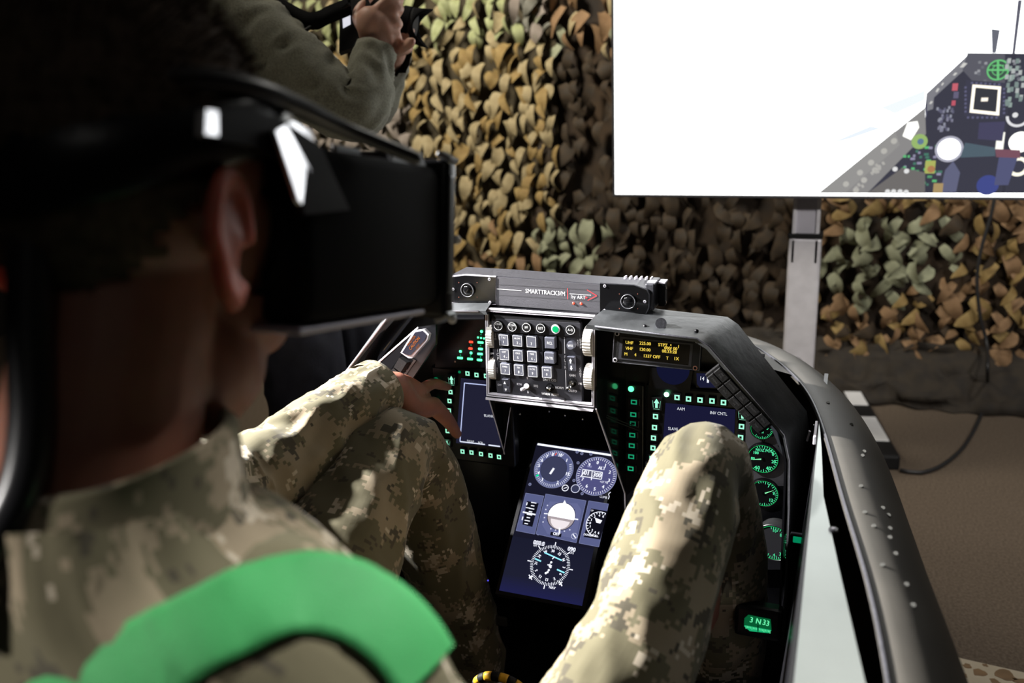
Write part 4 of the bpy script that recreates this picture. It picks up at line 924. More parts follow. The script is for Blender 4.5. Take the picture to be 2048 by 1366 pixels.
# yellow text display
OL = Panel('radio_display', 'small display with glowing yellow frequencies in a black bezel under the right hood', 'display', (0.182, -0.03, 0.802))
def z8(x, y, z=0.0): return OL.L(1180+x/3.5957, 620+y/3.5957, z)
ob = [z8(*p) for p in ((177, 150), (800, 205), (785, 435), (163, 373))]; MB().prism(ob, -0.016, 0.0).build('bezel', black_plastic, OL.o)
ib = [z8(*p) for p in ((218, 190), (742, 240), (728, 408), (205, 352))]; MB().prism(ib, 0.0, 0.0008).build('inner_frame', face_grey, OL.o)
ib = [z8(*p) for p in ((238, 206), (722, 252), (708, 396), (226, 340))]; MB().prism(ib, 0.0008, 0.0012).build('screen', mat('oled_glass', (0.006, 0.005, 0.004), 0.15), OL.o)
for i in range(4):
    a_, b_ = ob[i], ob[(i+1) % 4]; MB().tube([(*a_, 0), (*b_, 0)], 0.0007, 6).build('bezel_edge', dark_alu, OL.o)
P = Print(0.00125); yl = (1.0, 0.72, 0.10); kk = 0.000757*1.05/3.5957*0.97
sl_ = math.atan2(z8(640, 264)[1]-z8(260, 232)[1], z8(640, 264)[0]-z8(260, 232)[0])
for t, x, y in (('UHF', 285, 234), ('225.00', 398, 240), ('STPT', 525, 251), ('1', 638, 263), ('VHF', 284, 275), ('120.00', 396, 284), ('000/ 00', 582, 275), ('00:33:28', 572, 298), ('M', 260, 315), ('4', 328, 321), ('1337 OFF', 445, 333), ('T', 558, 345), ('1X', 622, 349)):
    P.text(t, z8(x, y), 22*kk, yl, sl_, sx=0.92, bold=0.00014)
c = z8(583, 250); P.poly([(c[0]-.001, c[1]), (c[0], c[1]-.0016), (c[0]+.001, c[1]), (c[0], c[1]+.0016)], yl)
P.build('screen_lettering', OL.o)
for x, y, m in ((196, 170, edge_metal), (772, 222, edge_metal), (182, 358, edge_metal), (757, 416, mat('copper_screw', (0.45, 0.22, 0.17), 0.4, 0.6))):
    c = z8(x, y); s_ = MB().cyl((*c, 0), (*c, 0.0016), 0.0034, 0.0032, 16).build('screw', m, OL.o, flat_angle=40); MB().cyl((*c, 0.0016), (*c, 0.0019), 0.0021, 0.0021, 12).build('screw_hole', black_matte, s_)
# small counter and blank round window behind it
CT = Panel('fuel_counter', 'small dark counter window reading white digits below the yellow display', 'gauge', (0.262, 0.075, 0.74))
MB().prism([CT.L(*p) for p in ((1390, 742), (1450, 745), (1450, 778), (1392, 775))], -0.01, 0).build('housing', black_semi, CT.o)
P = Print(0.0006); P.poly([CT.L(*p) for p in ((1393, 746), (1447, 748), (1446, 775), (1400, 775), (1394, 768))], (0.010, 0.011, 0.035))
P.text('14', CT.L(1404, 757), 0.0065, ink_w, -0.06, sx=0.85); P.text('00', CT.L(1427, 759), 0.0065, ink_w, -0.06, sx=0.85); P.rect(CT.L(1416, 757), 0.0032, 0.0135, ink_w); P.build('counter_print', CT.o)
RW = Panel('round_window', 'blank dark blue round window half hidden under the yellow display', 'gauge', (0.19, 0.078, 0.745))
MB().prism([RW.L(*p) for p in ((1300, 735), (1385, 742), (1380, 782), (1297, 776))], -0.01, 0).build('housing', black_semi, RW.o)
P = Print(0.0006); P.disc(RW.L(1346, 738), 0.026, (0.006, 0.007, 0.028)); P.build('window_face', RW.o)
# round gauges on the grey side panel
GP = Panel('gauge_panel', 'grey sheet metal panel with screws carrying the green dials right of the right display', 'panel', (0.345, 0.062, 0.62))
MB().prism([GP.L(*p) for p in ((1492, 790), (1530, 800), (1570, 870), (1576, 905), (1576, 972), (1490, 972))], -0.006, 0.0).build('plate', grey_panel, GP.o)
MB().prism([GP.L(*p) for p in ((1490, 972), (1576, 972), (1578, 1140), (1488, 1140))], -0.008, -0.001).build('lower_plate', black_semi, GP.o)
for x, y in ((1545, 870), (1559, 891), (1527, 881)):
    c = GP.L(x, y); s_ = MB().cyl((*c, 0), (*c, 0.0016), 0.0024, 0.0022, 14).build('screw', black_plastic, GP.o); MB().cyl((*c, 0.0016), (*c, 0.0018), 0.001, 0.001, 8).build('screw_slot', dark_alu, s_)
face_m = mat('gauge_face', (0.010, 0.010, 0.012), 0.6, spec=0.1)
def gauge(name, label, x, y, rpx, Y, texts, needle, lit=1.0, a0=-2.2, a1=2.2, nt=24, yaw=0.0, face=(0.0, 0.0, 0.0)):
    p = AT(x, y, Y=Y); g = Panel(name, label, 'gauge', p, 0, yaw=yaw); r = rpx/FPX*(p-CAMP).dot(CF)*1.06
    MB().cyl((0, 0, -0.02), (0, 0, 0.003), r*1.06, r*1.04, 40, bev=0.0008).build('case', black_plastic, g.o, flat_angle=40)
    n = 40; rg = []
    for (r_, zz) in ((r*1.06, .003), (r*1.03, .0048), (r*0.97, .0046), (r*0.96, .003)):
        for i in range(n): rg.append((r_*math.cos(2*math.pi*i/n), r_*math.sin(2*math.pi*i/n), zz))
    MB().add(rg, [[a_*n+i, a_*n+(i+1) % n, (a_+1)*n+(i+1) % n, (a_+1)*n+i] for a_ in range(3) for i in range(n)]).build('bezel_ring', black_semi, g.o, True)
    MB().cyl((0, 0, 0.0028), (0, 0, 0.0032), r*0.96, r*0.96, 40).build('face', face_m, g.o)
    P = Print(0.0034); c1 = tuple(lit*v for v in (0.10, 0.9, 0.42)); c2 = tuple(lit*v for v in (0.01, 0.5, 0.12))
    P.ticks((0, 0), r*0.80, r*0.93, nt, r*0.035, c1, a0, a1, 4, r*0.72)
    for t, dx, dy, h in texts: P.text(t, (dx*r, dy*r), h*r, c1, sx=0.85, bold=r*0.008)
    if lit > 0.4: P.ring((0, 0), r*0.93, r*0.96, c2)
    P.build('dial_print', g.o)
    if needle is not None:
        P = Print(0.0044); P.poly([(-.05*r*math.sin(needle), .05*r*math.cos(needle)), (.05*r*math.sin(needle), -.05*r*math.cos(needle)), (r*.8*math.cos(needle), r*.8*math.sin(needle))], tuple(lit*v for v in (0.3, 1.1, 0.5))); P.build('needle', g.o)
        MB().cyl((0, 0, 0.0032), (0, 0, 0.0055), r*0.11, r*0.09, 16).build('hub', black_gloss, g.o)
    return g
gauge('round_gauge', 'round green lit nozzle position dial beside the right knee, upper fully visible one', 1526, 916, 29, 0.058, [('NOZ POS', 0.05, .60, .20), ('100', -.45, .38, .2), ('80', -.62, -.05, .2), ('60', -.3, -.66, .24), ('40', .38, -.62, .24), ('20', .68, -.12, .22), ('0', .62, .4, .22)], 3.3, 1.0)
gauge('round_gauge', 'small round pale green dial half hidden under the lettered tiles', 1524, 856, 21, 0.056, [('60', -.45, .2, .28), ('20', .4, .1, .28), ('PSI', 0, -.3, .25)], 2.4, 0.9)
gauge('round_gauge', 'green lit dial edge peeking out behind the right knee', 1528, 985, 27, 0.058, [('9', .66, .1, .24), ('12', .5, -.45, .24), ('7', .3, .62, .24)], 0.5, 1.0)
gauge('round_gauge', 'dark dial with green numerals lowest on the right side below the knee', 1549, 1084, 36, 0.02, [('10', .0, .72, .19), ('8', .35, .55, .19), ('12', .58, .25, .19), ('2', .60, -.32, .19), ('3', .36, -.55, .19), ('4', .05, -.70, .19), ('5', -.32, -.80, .19)], None, 0.75, -1.9, 1.9, 28, yaw=-12)
WC = Panel('whiskey_compass', 'small green glowing compass drum reading 3 N 33 low in the right dark console', 'compass', AT(1515, 1248, Y=-0.17), 12)
MB().box((0, 0, -0.016), (0.062, 0.044, 0.03), 0.006).build('housing', black_semi, WC.o)
co = [WC.L(*p) for p in ((1489, 1236), (1497, 1229), (1520, 1234), (1541, 1238), (1543, 1258), (1538, 1265), (1500, 1259), (1488, 1249))]
P = Print(0.0005); P.poly(co, (0.002, 0.10, 0.03)); c1 = (0.15, 1.0, 0.45)
P.poly([WC.L(*p) for p in ((1489, 1250), (1543, 1260), (1538, 1266), (1500, 1262), (1488, 1252))], (0.01, 0.42, 0.16))
for t, x, y in (('3', 1503, 1240), ('N', 1517, 1243), ('33', 1532, 1246)): P.text(t, WC.L(x, y), 0.0075, c1, -0.12, sx=0.85, bold=0.0002)
for i in range(17): P.line(WC.L(1492+i*3, 1251+i*0.6), WC.L(1492+i*3, 1255+i*0.6+(2 if i % 4 == 0 else 0)), 0.0007, c1)
P.line(WC.L(1516, 1250), WC.L(1516, 1263), 0.0012, (0, 0, 0))
P.build('compass_card', WC.o)
p = AT(1594, 1076, X=0.399, ) if False else AT(1594, 1076, Y=-0.06)
gl = empty('side_lamp', p, 'small rectangular green lamp on the black right side wall', 'lamp')
MB().box((0.002, 0, 0), (0.022, 0.010, 0.014), 0.002).build('housing', black_semi, gl); MB().box((0.003, -0.006, 0.0005), (0.016, 0.003, 0.009), 0.001).build('lens', emit('lens_dim', (0.0, 0.6, 0.25), 0.35), gl)
sp = Panel('console_switch_panel', 'small panel with green lit lettering behind the left sleeve', 'control panel', AT(624, 1058, X=-0.29), 0)
MB().box((0, 0, -0.006), (0.05, 0.05, 0.01), 0.001).build('faceplate', black_semi, sp.o); P = Print(0.0); P.text('JETT', sp.L(626, 1050), 0.010, (0.02, 0.8, 0.2)); P.text('ENABLE', sp.L(620, 1058), 0.009, (0.02, 0.8, 0.2)); P.rect(sp.L(618, 1067), 0.010, 0.004, (0.05, 0.9, 0.3)); P.build('lettering', sp.o)

# ------------------------------------------------------------------ centre pedestal display
PDp = Panel('pedestal_display', 'tall tilted screen showing white flight dials between the two knees', 'display', (0.005, 0.0355, 0.4635), 48)
def z7(x, y): return PDp.L(960+x/3.691, 860+y/3.691)
TL, BL_ = z7(418, 95), z7(140, 1183); k7 = (Vector(z7(858, 340))-Vector(z7(543, 287))).length/math.hypot(315, 53)
hw = 0.0715; cx = (TL[0]+BL_[0])/2+hw
MB().prism([(cx-hw-.006, TL[1]+.006), (cx+hw+.006, TL[1]+.006), (cx+hw+.006, BL_[1]-.006), (cx-hw-.006, BL_[1]-.006)], -0.02, -0.001).build('housing', black_semi, PDp.o)
P = Print(-0.0008); bg = (0.010, 0.010, 0.022)
P.poly([(TL[0], TL[1]), (TL[0]+2*hw, TL[1]), (BL_[0]+2*hw, BL_[1]), (BL_[0], BL_[1])], bg)
y0_ = z7(290, 790)[1]
for i in range(24):
    t = i/23; ya, yb = y0_+(BL_[1]-y0_)*i/24, y0_+(BL_[1]-y0_)*(i+1)/24; P.k = 1
    P.poly([(BL_[0], yb), (BL_[0]+2*hw, yb), (BL_[0]+2*hw, ya), (BL_[0], ya)], (0.011+0.003*t, 0.012+0.003*t, 0.028+0.006*t+0.035*max(0, t-.7)/.3))
rot = math.atan2(z7(965, 185)[1]-z7(425, 103)[1], z7(965, 185)[0]-z7(425, 103)[0])
P.line(z7(424, 103), z7(1010, 191), 15*k7, (1.1, 1.15, 1.3))
gb = (0.105, 0.12, 0.26); gd = (0.045, 0.05, 0.105); wt = (1.0, 1.02, 1.15); bk = (0.006, 0.006, 0.012)
ry = z7(543, 135)[1]-z7(543, 287)[1]; r1 = 146*k7
c = z7(543, 287); P.disc(c, r1, gb); P.ring(c, r1*.97, r1, (0.25, 0.27, 0.45)); P.ticks(c, r1*.80, r1*.94, 50, r1*.022, wt, 1.2, 1.2+5.6); P.ring(c, r1*.83, r1*.86, (0.2, 0.22, 0.4), a0=1.6, a1=4.6); P.disc(c, r1*.66, gd); P.ring(c, r1*.655, r1*.675, (0.02, 0.022, 0.05))
for t, a in (('10', 1.35), ('8', 1.85), ('7', 2.25), ('6', 2.65), ('5', 3.05), ('4', 3.55), ('3', 4.1), ('2', 5.2), ('15', 6.05), ('1', .75)): P.text(t, (c[0]+r1*.77*math.cos(a), c[1]+r1*.77*math.sin(a)), r1*.17, wt, rot, bold=r1*.01)
P.line(z7(517, 325), z7(546, 282), r1*.11, wt); P.poly([z7(412, 335), z7(430, 325), z7(436, 338), z7(416, 346)], (0.0, 0.8, 0.35)); P.rect(z7(560, 178), r1*.05, r1*.14, (0.8, 0.1, 0.05), -.3)
c = z7(858, 340); P.disc(c, r1, (0.085, 0.085, 0.22)); P.ring(c, r1*.96, r1, (0.28, 0.30, 0.5)); P.ticks(c, r1*.82, r1*.94, 50, r1*.024, wt)
for i in range(10): a = math.pi/2-i*math.pi/5-0.16+0.25; P.text(str(i), (c[0]+r1*.68*math.cos(a), c[1]+r1*.68*math.sin(a)), r1*.17, wt, rot, bold=r1*.012)
P.poly([z7(760, 292), z7(905, 315), z7(897, 366), z7(752, 343)], (0.10, 0.10, 0.16)); 
for a_, b_ in (((760, 292), (905, 315)), ((905, 315), (897, 366)), ((897, 366), (752, 343)), ((752, 343), (760, 292)), ((830, 303), (822, 372))): P.line(z7(*a_), z7(*b_), 6*k7, wt)
P.text('01', z7(790, 320), 34*k7, wt, rot, bold=.0004); P.text('300', z7(865, 335), 34*k7, wt, rot, bold=.0004); P.text('ALT', z7(900, 285), 24*k7, wt, rot, bold=.0003); P.text('1000', z7(808, 272), 15*k7, (.5, .5, .8), rot); P.text('+07 PB', z7(915, 388), 17*k7, wt, rot); P.text('CLIMB', z7(912, 498), 16*k7, wt, rot)
P.line(z7(742, 350), z7(780, 300), 8*k7, wt)
P.ring(z7(630, 430), 19*k7, 25*k7, wt); P.line(z7(618, 434), z7(642, 426), 6*k7, wt); P.ring(z7(705, 435), 27*k7, 32*k7, (.7, .72, .9)); P.disc(z7(705, 435), 27*k7, gd); P.path([z7(965, 460), z7(950, 475), z7(955, 495), z7(948, 512)], 5*k7, wt)
for x, y in ((370, 403), (718, 165), (753, 177), (820, 180), (725, 245), (695, 375), (755, 472), (405, 495), (340, 742), (500, 490), (770, 538), (432, 768), (880, 553), (818, 835)): P.ring(z7(x, y), 5*k7, 11*k7, (.22, .24, .4)); P.disc(z7(x, y), 5*k7, (.05, .05, .1))
for pts in (((340, 468), (473, 490), (405, 772), (268, 745)), ((487, 475), (785, 525), (712, 835), (415, 770)), ((805, 525), (950, 549), (878, 866), (733, 838))): P.poly([z7(*p) for p in pts], gb); P.path([z7(*p) for p in pts+(pts[0],)], 3*k7, (.2, .22, .4))
P.poly([z7(*p) for p in ((350, 527), (435, 545), (388, 718), (315, 700))], bk)
for i in range(8): a = Vector(z7(385+14-i*8, 540+i*22)); u = Vector((math.cos(rot), math.sin(rot))); wl = (26 if i % 2 else 40)*k7/2; P.line(tuple(a-u*wl), tuple(a+u*wl), 7*k7, wt)
P.line(z7(318, 608), z7(412, 628), 11*k7, wt); P.rect(z7(348, 548), 8*k7, 22*k7, wt, rot); P.rect(z7(316, 655), 8*k7, 26*k7, wt, rot); P.line(z7(340, 575), z7(372, 580), 6*k7, wt)
P.poly([z7(*p) for p in ((520, 530), (720, 545), (750, 590), (720, 760), (690, 800), (500, 770), (460, 700), (480, 580))], (0.13, 0.145, 0.30))
c = z7(602, 640); P.disc(c, 100*k7, (1.5, 1.5, 1.65)); P.disc(c, 97*k7, (0.42, 0.36, 0.38), a0=math.pi+rot+.12, a1=2*math.pi+rot-.12); P.disc((c[0], c[1]-22*k7), 70*k7, (0.9, 0.82, 0.85), a0=math.pi+rot+.1, a1=2*math.pi+rot-.1); P.ring(c, 97*k7, 102*k7, (0.02, 0.02, 0.05))
for x, y in ((500, 560), (488, 590), (478, 650), (468, 682), (525, 732), (560, 742), (625, 750), (665, 740)): P.rect(z7(x, y), 9*k7, 9*k7, (.7, .72, .9))
P.poly([z7(612, 545), z7(640, 548), z7(628, 520)], wt); P.line(z7(475, 620), z7(503, 622), 7*k7, wt); P.line(z7(700, 660), z7(727, 664), 9*k7, wt); P.poly([z7(525, 755), z7(605, 768), z7(600, 795), z7(520, 780)], bk)
P.text('OFF', z7(565, 772), 22*k7, wt, rot, bold=.0004); P.line(z7(590, 725), z7(588, 770), 12*k7, wt); P.ring(z7(698, 786), 18*k7, 22*k7, (.5, .52, .7)); P.line(z7(688, 772), z7(708, 800), 8*k7, wt)
P.poly([z7(*p) for p in ((822, 583), (945, 604), (890, 812), (768, 793))], bk)
c = z7(880, 700); P.ring(c, 86*k7, 91*k7, wt, a0=1.25+rot, a1=4.9+rot); P.ticks(c, 74*k7, 90*k7, 15, 5*k7, wt, 1.25+rot, 4.9+rot)
for t, a in (('6', 1.3), ('4', 1.75), ('2', 2.3), ('1', 2.8), ('0', 3.2), ('1', 3.6), ('2', 4.1), ('4', 4.5), ('6', 4.9)): P.text(t, (c[0]+62*k7*math.cos(a+rot), c[1]+62*k7*math.sin(a+rot)), 18*k7, wt, rot, bold=.0003)
P.poly([z7(850, 650), z7(905, 672), z7(890, 695), z7(860, 688)], wt); P.text('UP', z7(830, 600), 13*k7, wt, rot); P.text('DOWN', z7(800, 780), 15*k7, wt, rot, bold=.0002); P.text('1000', z7(850, 785), 16*k7, wt, rot)
c = z7(520, 1003); r = 140*k7; P.ticks(c, r*.86, r*.99, 72, r*.028, wt, math.pi/2+rot, math.pi*2.5+rot, 2, r*.83); P.ticks(c, r*.96, r*1.16, 8, r*.05, wt, rot, rot+2*math.pi)
for i, t in enumerate(('30', '33', 'N', '3', '6', 'E', '12', '15', 'S', '21', '24', 'W')): a = math.pi/2-i*math.pi/6+rot+.05; P.text(t, (c[0]+r*.70*math.cos(a), c[1]+r*.70*math.sin(a)), r*.14, wt, a-math.pi/2, bold=.0003)
cy = (0.35, 0.95, 1.15); P.line(z7(480, 910), z7(608, 968), 9*k7, cy); P.line(z7(410, 955), z7(455, 975), 10*k7, cy); P.line(z7(572, 1035), z7(628, 1060), 10*k7, cy); P.line(z7(555, 940), z7(538, 958), 7*k7, wt)
for x, y in ((530, 982), (525, 1018), (512, 1040), (503, 1055), (490, 1062)): P.disc(z7(x, y), 8*k7, wt, 12)
P.line(z7(502, 1000), z7(535, 1008), 8*k7, wt); P.line(z7(522, 992), z7(514, 1018), 7*k7, wt)
for x, y in ((378, 1092), (600, 1140)): P.line(z7(x-12, y-18), z7(x+10, y+18), 8*k7, wt); P.line(z7(x+12, y-12), z7(x-12, y+8), 8*k7, wt)
P.text('000.0', z7(440, 842), 30*k7, wt, rot, bold=.0007); P.text('NM', z7(412, 860), 14*k7, wt, rot); P.text('090', z7(680, 888), 30*k7, wt, rot, bold=.0005); P.text('CRS', z7(680, 913), 16*k7, wt, rot); P.text('NAV', z7(537, 1170), 18*k7, wt, rot, bold=.0002)
P.build('screen', PDp.o)
from mathutils.bvhtree import BVHTree
# ------------------------------------------------------------------ people helpers
def chain(mb, pts, rs, seg=10):
    """closed tapered limb with round ends"""
    P, Q = resample([Vector(p) for p in pts], [Vector((r, 0, 0)) for r in rs], max(0.006, min(rs)*0.8))
    mb.tube(P, [q.x for q in Q], seg); mb.ell(P[0], (Q[0].x,)*3, u=12, v=8); mb.ell(P[-1], (Q[-1].x,)*3, u=12, v=8)
def folds(a1, s1, a2=0.0, s2=40, axial=3.0, seed=0.0):
    """cloth creases: long ridges across the limb plus finer ones"""
    def wr(p, q, v):
        n = noise.noise(Vector((math.cos(q)*axial*0.6+seed, math.sin(q)*axial*0.6, v*s1+0.8*math.sin(q+seed))))
        r = a1*(1-2*abs(n))+a1*0.6*noise.noise(p*9+Vector((seed, 0, 0)))
        return r-0.4*a1+a2*noise.noise(p*s2)
    return wr
# ------------------------------------------------------------------ pilot
PL = empty('person', (0, -0.78, 0.36), 'seated person in pixel camouflage wearing a black headset, seen from behind', 'person')
PLi = Matrix.Translation((0, 0.78, -0.36))
def shift(mb, v=(0, 0.78, -0.36)): mb.v = [(a+v[0], b+v[1], c+v[2]) for a, b, c in mb.v]; return mb
b = MB()
HR = (-0.14, 0, 0)
b.ell((0, -0.765, 1.148), (0.077, 0.099, 0.104), HR, 32, 22); b.ell((0, -0.72, 1.10), (0.066, 0.066, 0.085), HR, 24, 16)
b.ell((0, -0.705, 1.040), (0.060, 0.064, 0.058), HR, 24, 16); b.ell((0, -0.668, 1.004), (0.030, 0.026, 0.024), HR); b.ell((0, -0.745, 1.00), (0.054, 0.062, 0.055), HR)
chain(b, [(0, -0.672, 1.115), (0, -0.652, 1.078)], [0.010, 0.014]); b.ell((0, -0.657, 1.038), (0.024, 0.010, 0.006)); b.ell((0, -0.658, 1.029), (0.021, 0.010, 0.006))
for s in (1, -1):
    b.ell((s*0.032, -0.664, 1.110), (0.016, 0.010, 0.011)); b.ell((s*0.045, -0.682, 1.075), (0.020, 0.018, 0.018)); b.ell((s*0.031, -0.666, 1.128), (0.022, 0.010, 0.006))
    er = Euler((-0.22, 0, s*0.22)); M = Matrix.Translation((s*0.086, -0.786, 1.098)) @ Matrix.Scale(1.08, 4) @ er.to_matrix().to_4x4()
    n = 20; rim = [M @ Vector((s*0.004, 0.019*math.cos(a)*(0.75 if math.sin(a) < 0 else 1), 0.034*math.sin(a))) for a in [2*math.pi*i/n for i in range(n+1)]]
    chain(b, rim[:-3], [0.0058]*(n-2), 8); b.ell(M @ Vector((0, 0, 0)), (0.0055, 0.018, 0.032), er[:], 16, 12); b.ell(M @ Vector((s*0.002, 0.004, -0.031)), (0.006, 0.011, 0.012), er[:])
    chain(b, [(s*0.070, -0.772, 1.10), M @ Vector((-s*0.002, 0.006, 0))], [0.016, 0.010])
chain(b, [(0, -0.775, 1.08), (0, -0.805, 1.02), (0, -0.838, 0.93), (0, -0.84, 0.86)], [0.056, 0.058, 0.062, 0.060], 20)
chain(b, [(0, -0.83, 0.86), (0, -0.79, 0.66), (0, -0.75, 0.46)], [0.10, 0.105, 0.11], 20)
for s in (1, -1): chain(b, [(s*0.05, -0.83, 0.855), (s*0.125, -0.825, 0.845)], [0.040, 0.030], 14)
WL = Vector((-0.226, -0.110, 0.735))
chain(b, [(-.13, -.81, .850), (-.20, -.70, .835), (-.25, -.55, .765), (-.272, -.43, .702), WL], [0.030, 0.032, 0.036, 0.038, 0.026], 14)
WR_ = Vector((0.292, -0.53, 0.475)); chain(b, [(.150, -.84, .840), (.190, -.825, .770), (.218, -.775, .63), WR_], [0.035, 0.038, 0.036, 0.026], 14)
# left hand: palm down, index reaching a bezel button, thumb pointing down to the screen corner
def A3(x, y, Y): return AT(x, y, Y=Y)
iT = A3(896, 774, 0.062); iM = A3(838, 783, -0.02); tT = A3(914, 868, 0.058); cT = A3(802, 815, -0.085)
side = Vector((-0.0215, 0.004, -0.003))
pal = MB()
chain(b, [WL, WL.lerp(iM, .55)+Vector((0, 0, .002)), iM], [0.026, 0.023, 0.0145], 12)
for k in range(4):
    mk = iM+side*k+Vector((0, -0.006*max(0, k-1), -0.004*k)); chain(b, [WL+side*(k-1.2)*0.55, mk], [0.020, 0.0125], 12)
    if k == 0:
        m1 = mk.lerp(iT, .45)+Vector((0, 0, 0.010)); m2 = mk.lerp(iT, .74)+Vector((0, 0, 0.006)); chain(b, [mk, m1, m2, iT], [0.0115, 0.0100, 0.0092, 0.0074], 10)
    else:
        l = (0, 0.046, 0.042, 0.034)[k]; d1 = Vector((0.05, 0.80, -0.15-.1*k)).normalized(); d2 = Vector((0.05, 0.45, -0.85)).normalized(); d3 = Vector((0.05, -0.05, -1)).normalized()
        chain(b, [mk, mk+d1*l, mk+d1*l+d2*l*.62, mk+d1*l+d2*l*.62+d3*l*.42], [0.0115, 0.0098, 0.0090, 0.0075], 10)
tM = A3(866, 812, -0.02); tI = A3(893, 838, 0.022)
chain(b, [WL+Vector((.012, .02, -.006)), cT.lerp(tM, .3), tM], [0.024, 0.022, 0.0160], 12); chain(b, [tM, tI, tT], [0.0155, 0.0128, 0.0090], 12)
# right hand closed on the side stick
rs_ = Vector((0.307, -0.455, 0.478))
b.ell(rs_+Vector((0.0, -0.02, 0)), (0.030, 0.042, 0.020), (0, 0.6, 0)); chain(b, [WR_, rs_], [0.026, 0.024], 12)
for k in range(4):
    z = 0.022-0.018*k; p0 = rs_+Vector((0.022, 0.008, z)); chain(b, [p0, p0+Vector((-0.004, 0.036, -.002)), p0+Vector((-0.034, 0.044, -.004)), p0+Vector((-0.050, 0.022, -.004))], [0.0105, 0.0095, 0.009, 0.0075], 10)
chain(b, [rs_+Vector((-0.018, -0.02, 0.012)), rs_+Vector((-0.034, 0.012, 0.028)), rs_+Vector((-0.026, 0.034, 0.034))], [0.013, 0.011, 0.0085], 10)
# legs inside the trousers
for pts in ([(.10, -.74, .43), (.170, -.64, .465), (.244, -.46, .580), (.274, -.235, .688), (.288, -.03, .20), (.287, -.02, .14)], [(-.10, -.74, .43), (-.122, -.62, .475), (-.152, -.42, .575), (-.178, -.205, .643), (-.184, -.09, .52), (-.172, .02, .18)]):
    for i in range(len(pts)-1): chain(b, pts[i:i+2], [max(0.028, 0.044-0.005*i), max(0.028, 0.039-0.005*i)], 14)
shift(b); me = remeshed(b, 0.0036, 3, 'body'); me.materials.append(skin); me.materials.append(ear_skin)
for p_ in me.polygons:
    c_ = p_.center; p_.material_index = 1 if abs(c_.x) > 0.0775 and -0.04 < c_.y < 0.04 and 0.69 < c_.z < 0.79 else 0
body = link('body', me, None, PL)
# hair: close cropped cap plus strands
rnd = random.Random(11)
def hairline(x, y): 
    t = (y+0.865)/0.19
    return 1.055+0.10*min(1, max(0, t*1.25))+(0.018 if abs(x) > 0.06 and -0.81 < y < -0.73 else 0)
hm = MB(); tmp = bmesh.new(); bmesh.ops.create_uvsphere(tmp, u_segments=64, v_segments=40, radius=1)
M = Matrix.Translation((0, -0.765, 1.148)) @ Euler(HR).to_matrix().to_4x4() @ Matrix.Diagonal((0.0795, 0.1020, 0.1085, 1))
bmesh.ops.transform(tmp, matrix=M, verts=tmp.verts)
for v_ in tmp.verts: v_.co += (v_.co-Vector((0, -0.765, 1.148))).normalized()*0.0025*noise.noise(v_.co*70)
kill = [f_ for f_ in tmp.faces if f_.calc_center_median().z < hairline(*f_.calc_center_median()[:2]) or f_.calc_center_median().y > -0.688]
bmesh.ops.delete(tmp, geom=kill, context='FACES'); tmp.normal_update(); tmp.verts.index_update()
sv = [v_.co.copy() for v_ in tmp.verts]; sn = [v_.normal.copy() for v_ in tmp.verts]
hm.add(sv, [[v_.index for v_ in f_.verts] for f_ in tmp.faces]); faces = [[v_.index for v_ in f_.verts] for f_ in tmp.faces]; tmp.free()
for i in range(7000):
    f_ = rnd.choice(faces); p = sum((sv[k]*rnd.random() for k in f_), Vector())
    ws = [rnd.random() for _ in f_]; p = sum((sv[k]*w_ for k, w_ in zip(f_, ws)), Vector())/sum(ws); n = sn[f_[0]]
    top = max(0, (p.z-1.14)/0.11); L_ = 0.005+0.015*top*rnd.uniform(.6, 1.2); d = (n+Vector((rnd.uniform(-.5, .5), 0.6*top+rnd.uniform(-.4, .4), 0.2))).normalized()
    sd = d.cross(Vector((rnd.random(), rnd.random(), .3))).normalized()*0.0006
    hm.add([p-n*.001-sd, p-n*.001+sd, p+d*L_], [[0, 1, 2]])
hair = shift(hm).build('hair', hair_m, PL, True)
# jacket
j = MB()
j.loft([(0, -.74, .42), (0, -.765, .58), (0, -.80, .74), (0, -.822, .83), (0, -.832, .885), (0, -.836, .918), (0, -.832, .945)], [(.172, .118), (.178, .122), (.190, .122), (.188, .112), (.150, .098), (.098, .088), (.082, .083)], 72, 0.008, wr=folds(0.007, 9, 0.002, 30, 4.0, 2.0), sq=0.9)
jl = MB(); 
LA = [(-.085, -.835, .862), (-.150, -.800, .858), (-.205, -.70, .838), (-.25, -.55, .765), (-.272, -.44, .703), (-.262, -.35, .700), (-.245, -.24, .716), (-.232, -.150, .730), (-.229, -.122, .733)]
LR = [(.066, .072), (.074, .078), (.072, .073), (.065, .065), (.063, .062), (.060, .058), (.055, .053), (.049, .047), (.047, .045)]
j.loft(LA, LR, 56, 0.005, side=(0, 0, 1), wr=folds(0.0070, 19, 0.0012, 60, 3.0, 5.0), uvo=(1.3, 0.4))
j.loft([(-.2335, -.140, .731), (-.2290, -.116, .7335), (-.2285, -.113, .734), (-.230, -.125, .732)], [(.0500, .048), (.0485, .0465), (.044, .042), (.040, .038)], 48, 0.004, side=(0, 0, 1), uvo=(2.3, 0.1))
RA = [(.105, -.840, .866), (.160, -.840, .845), (.190, -.825, .770), (.215, -.785, .640), (.235, -.72, .575), (.285, -.56, .485)]
j.loft(RA, [(.062, .066), (.066, .066), (.064, .064), (.062, .06), (.056, .056), (.046, .046)], 56, 0.006, side=(0, 0, 1), wr=folds(0.007, 15, 0.001, 60, 3.0, 8.0), uvo=(3.1, 1.2))
jb = BVHTree.FromPolygons([Vector(v_) for v_ in j.v], j.f)
jack = shift(j).build('jacket', camo, PL, True)
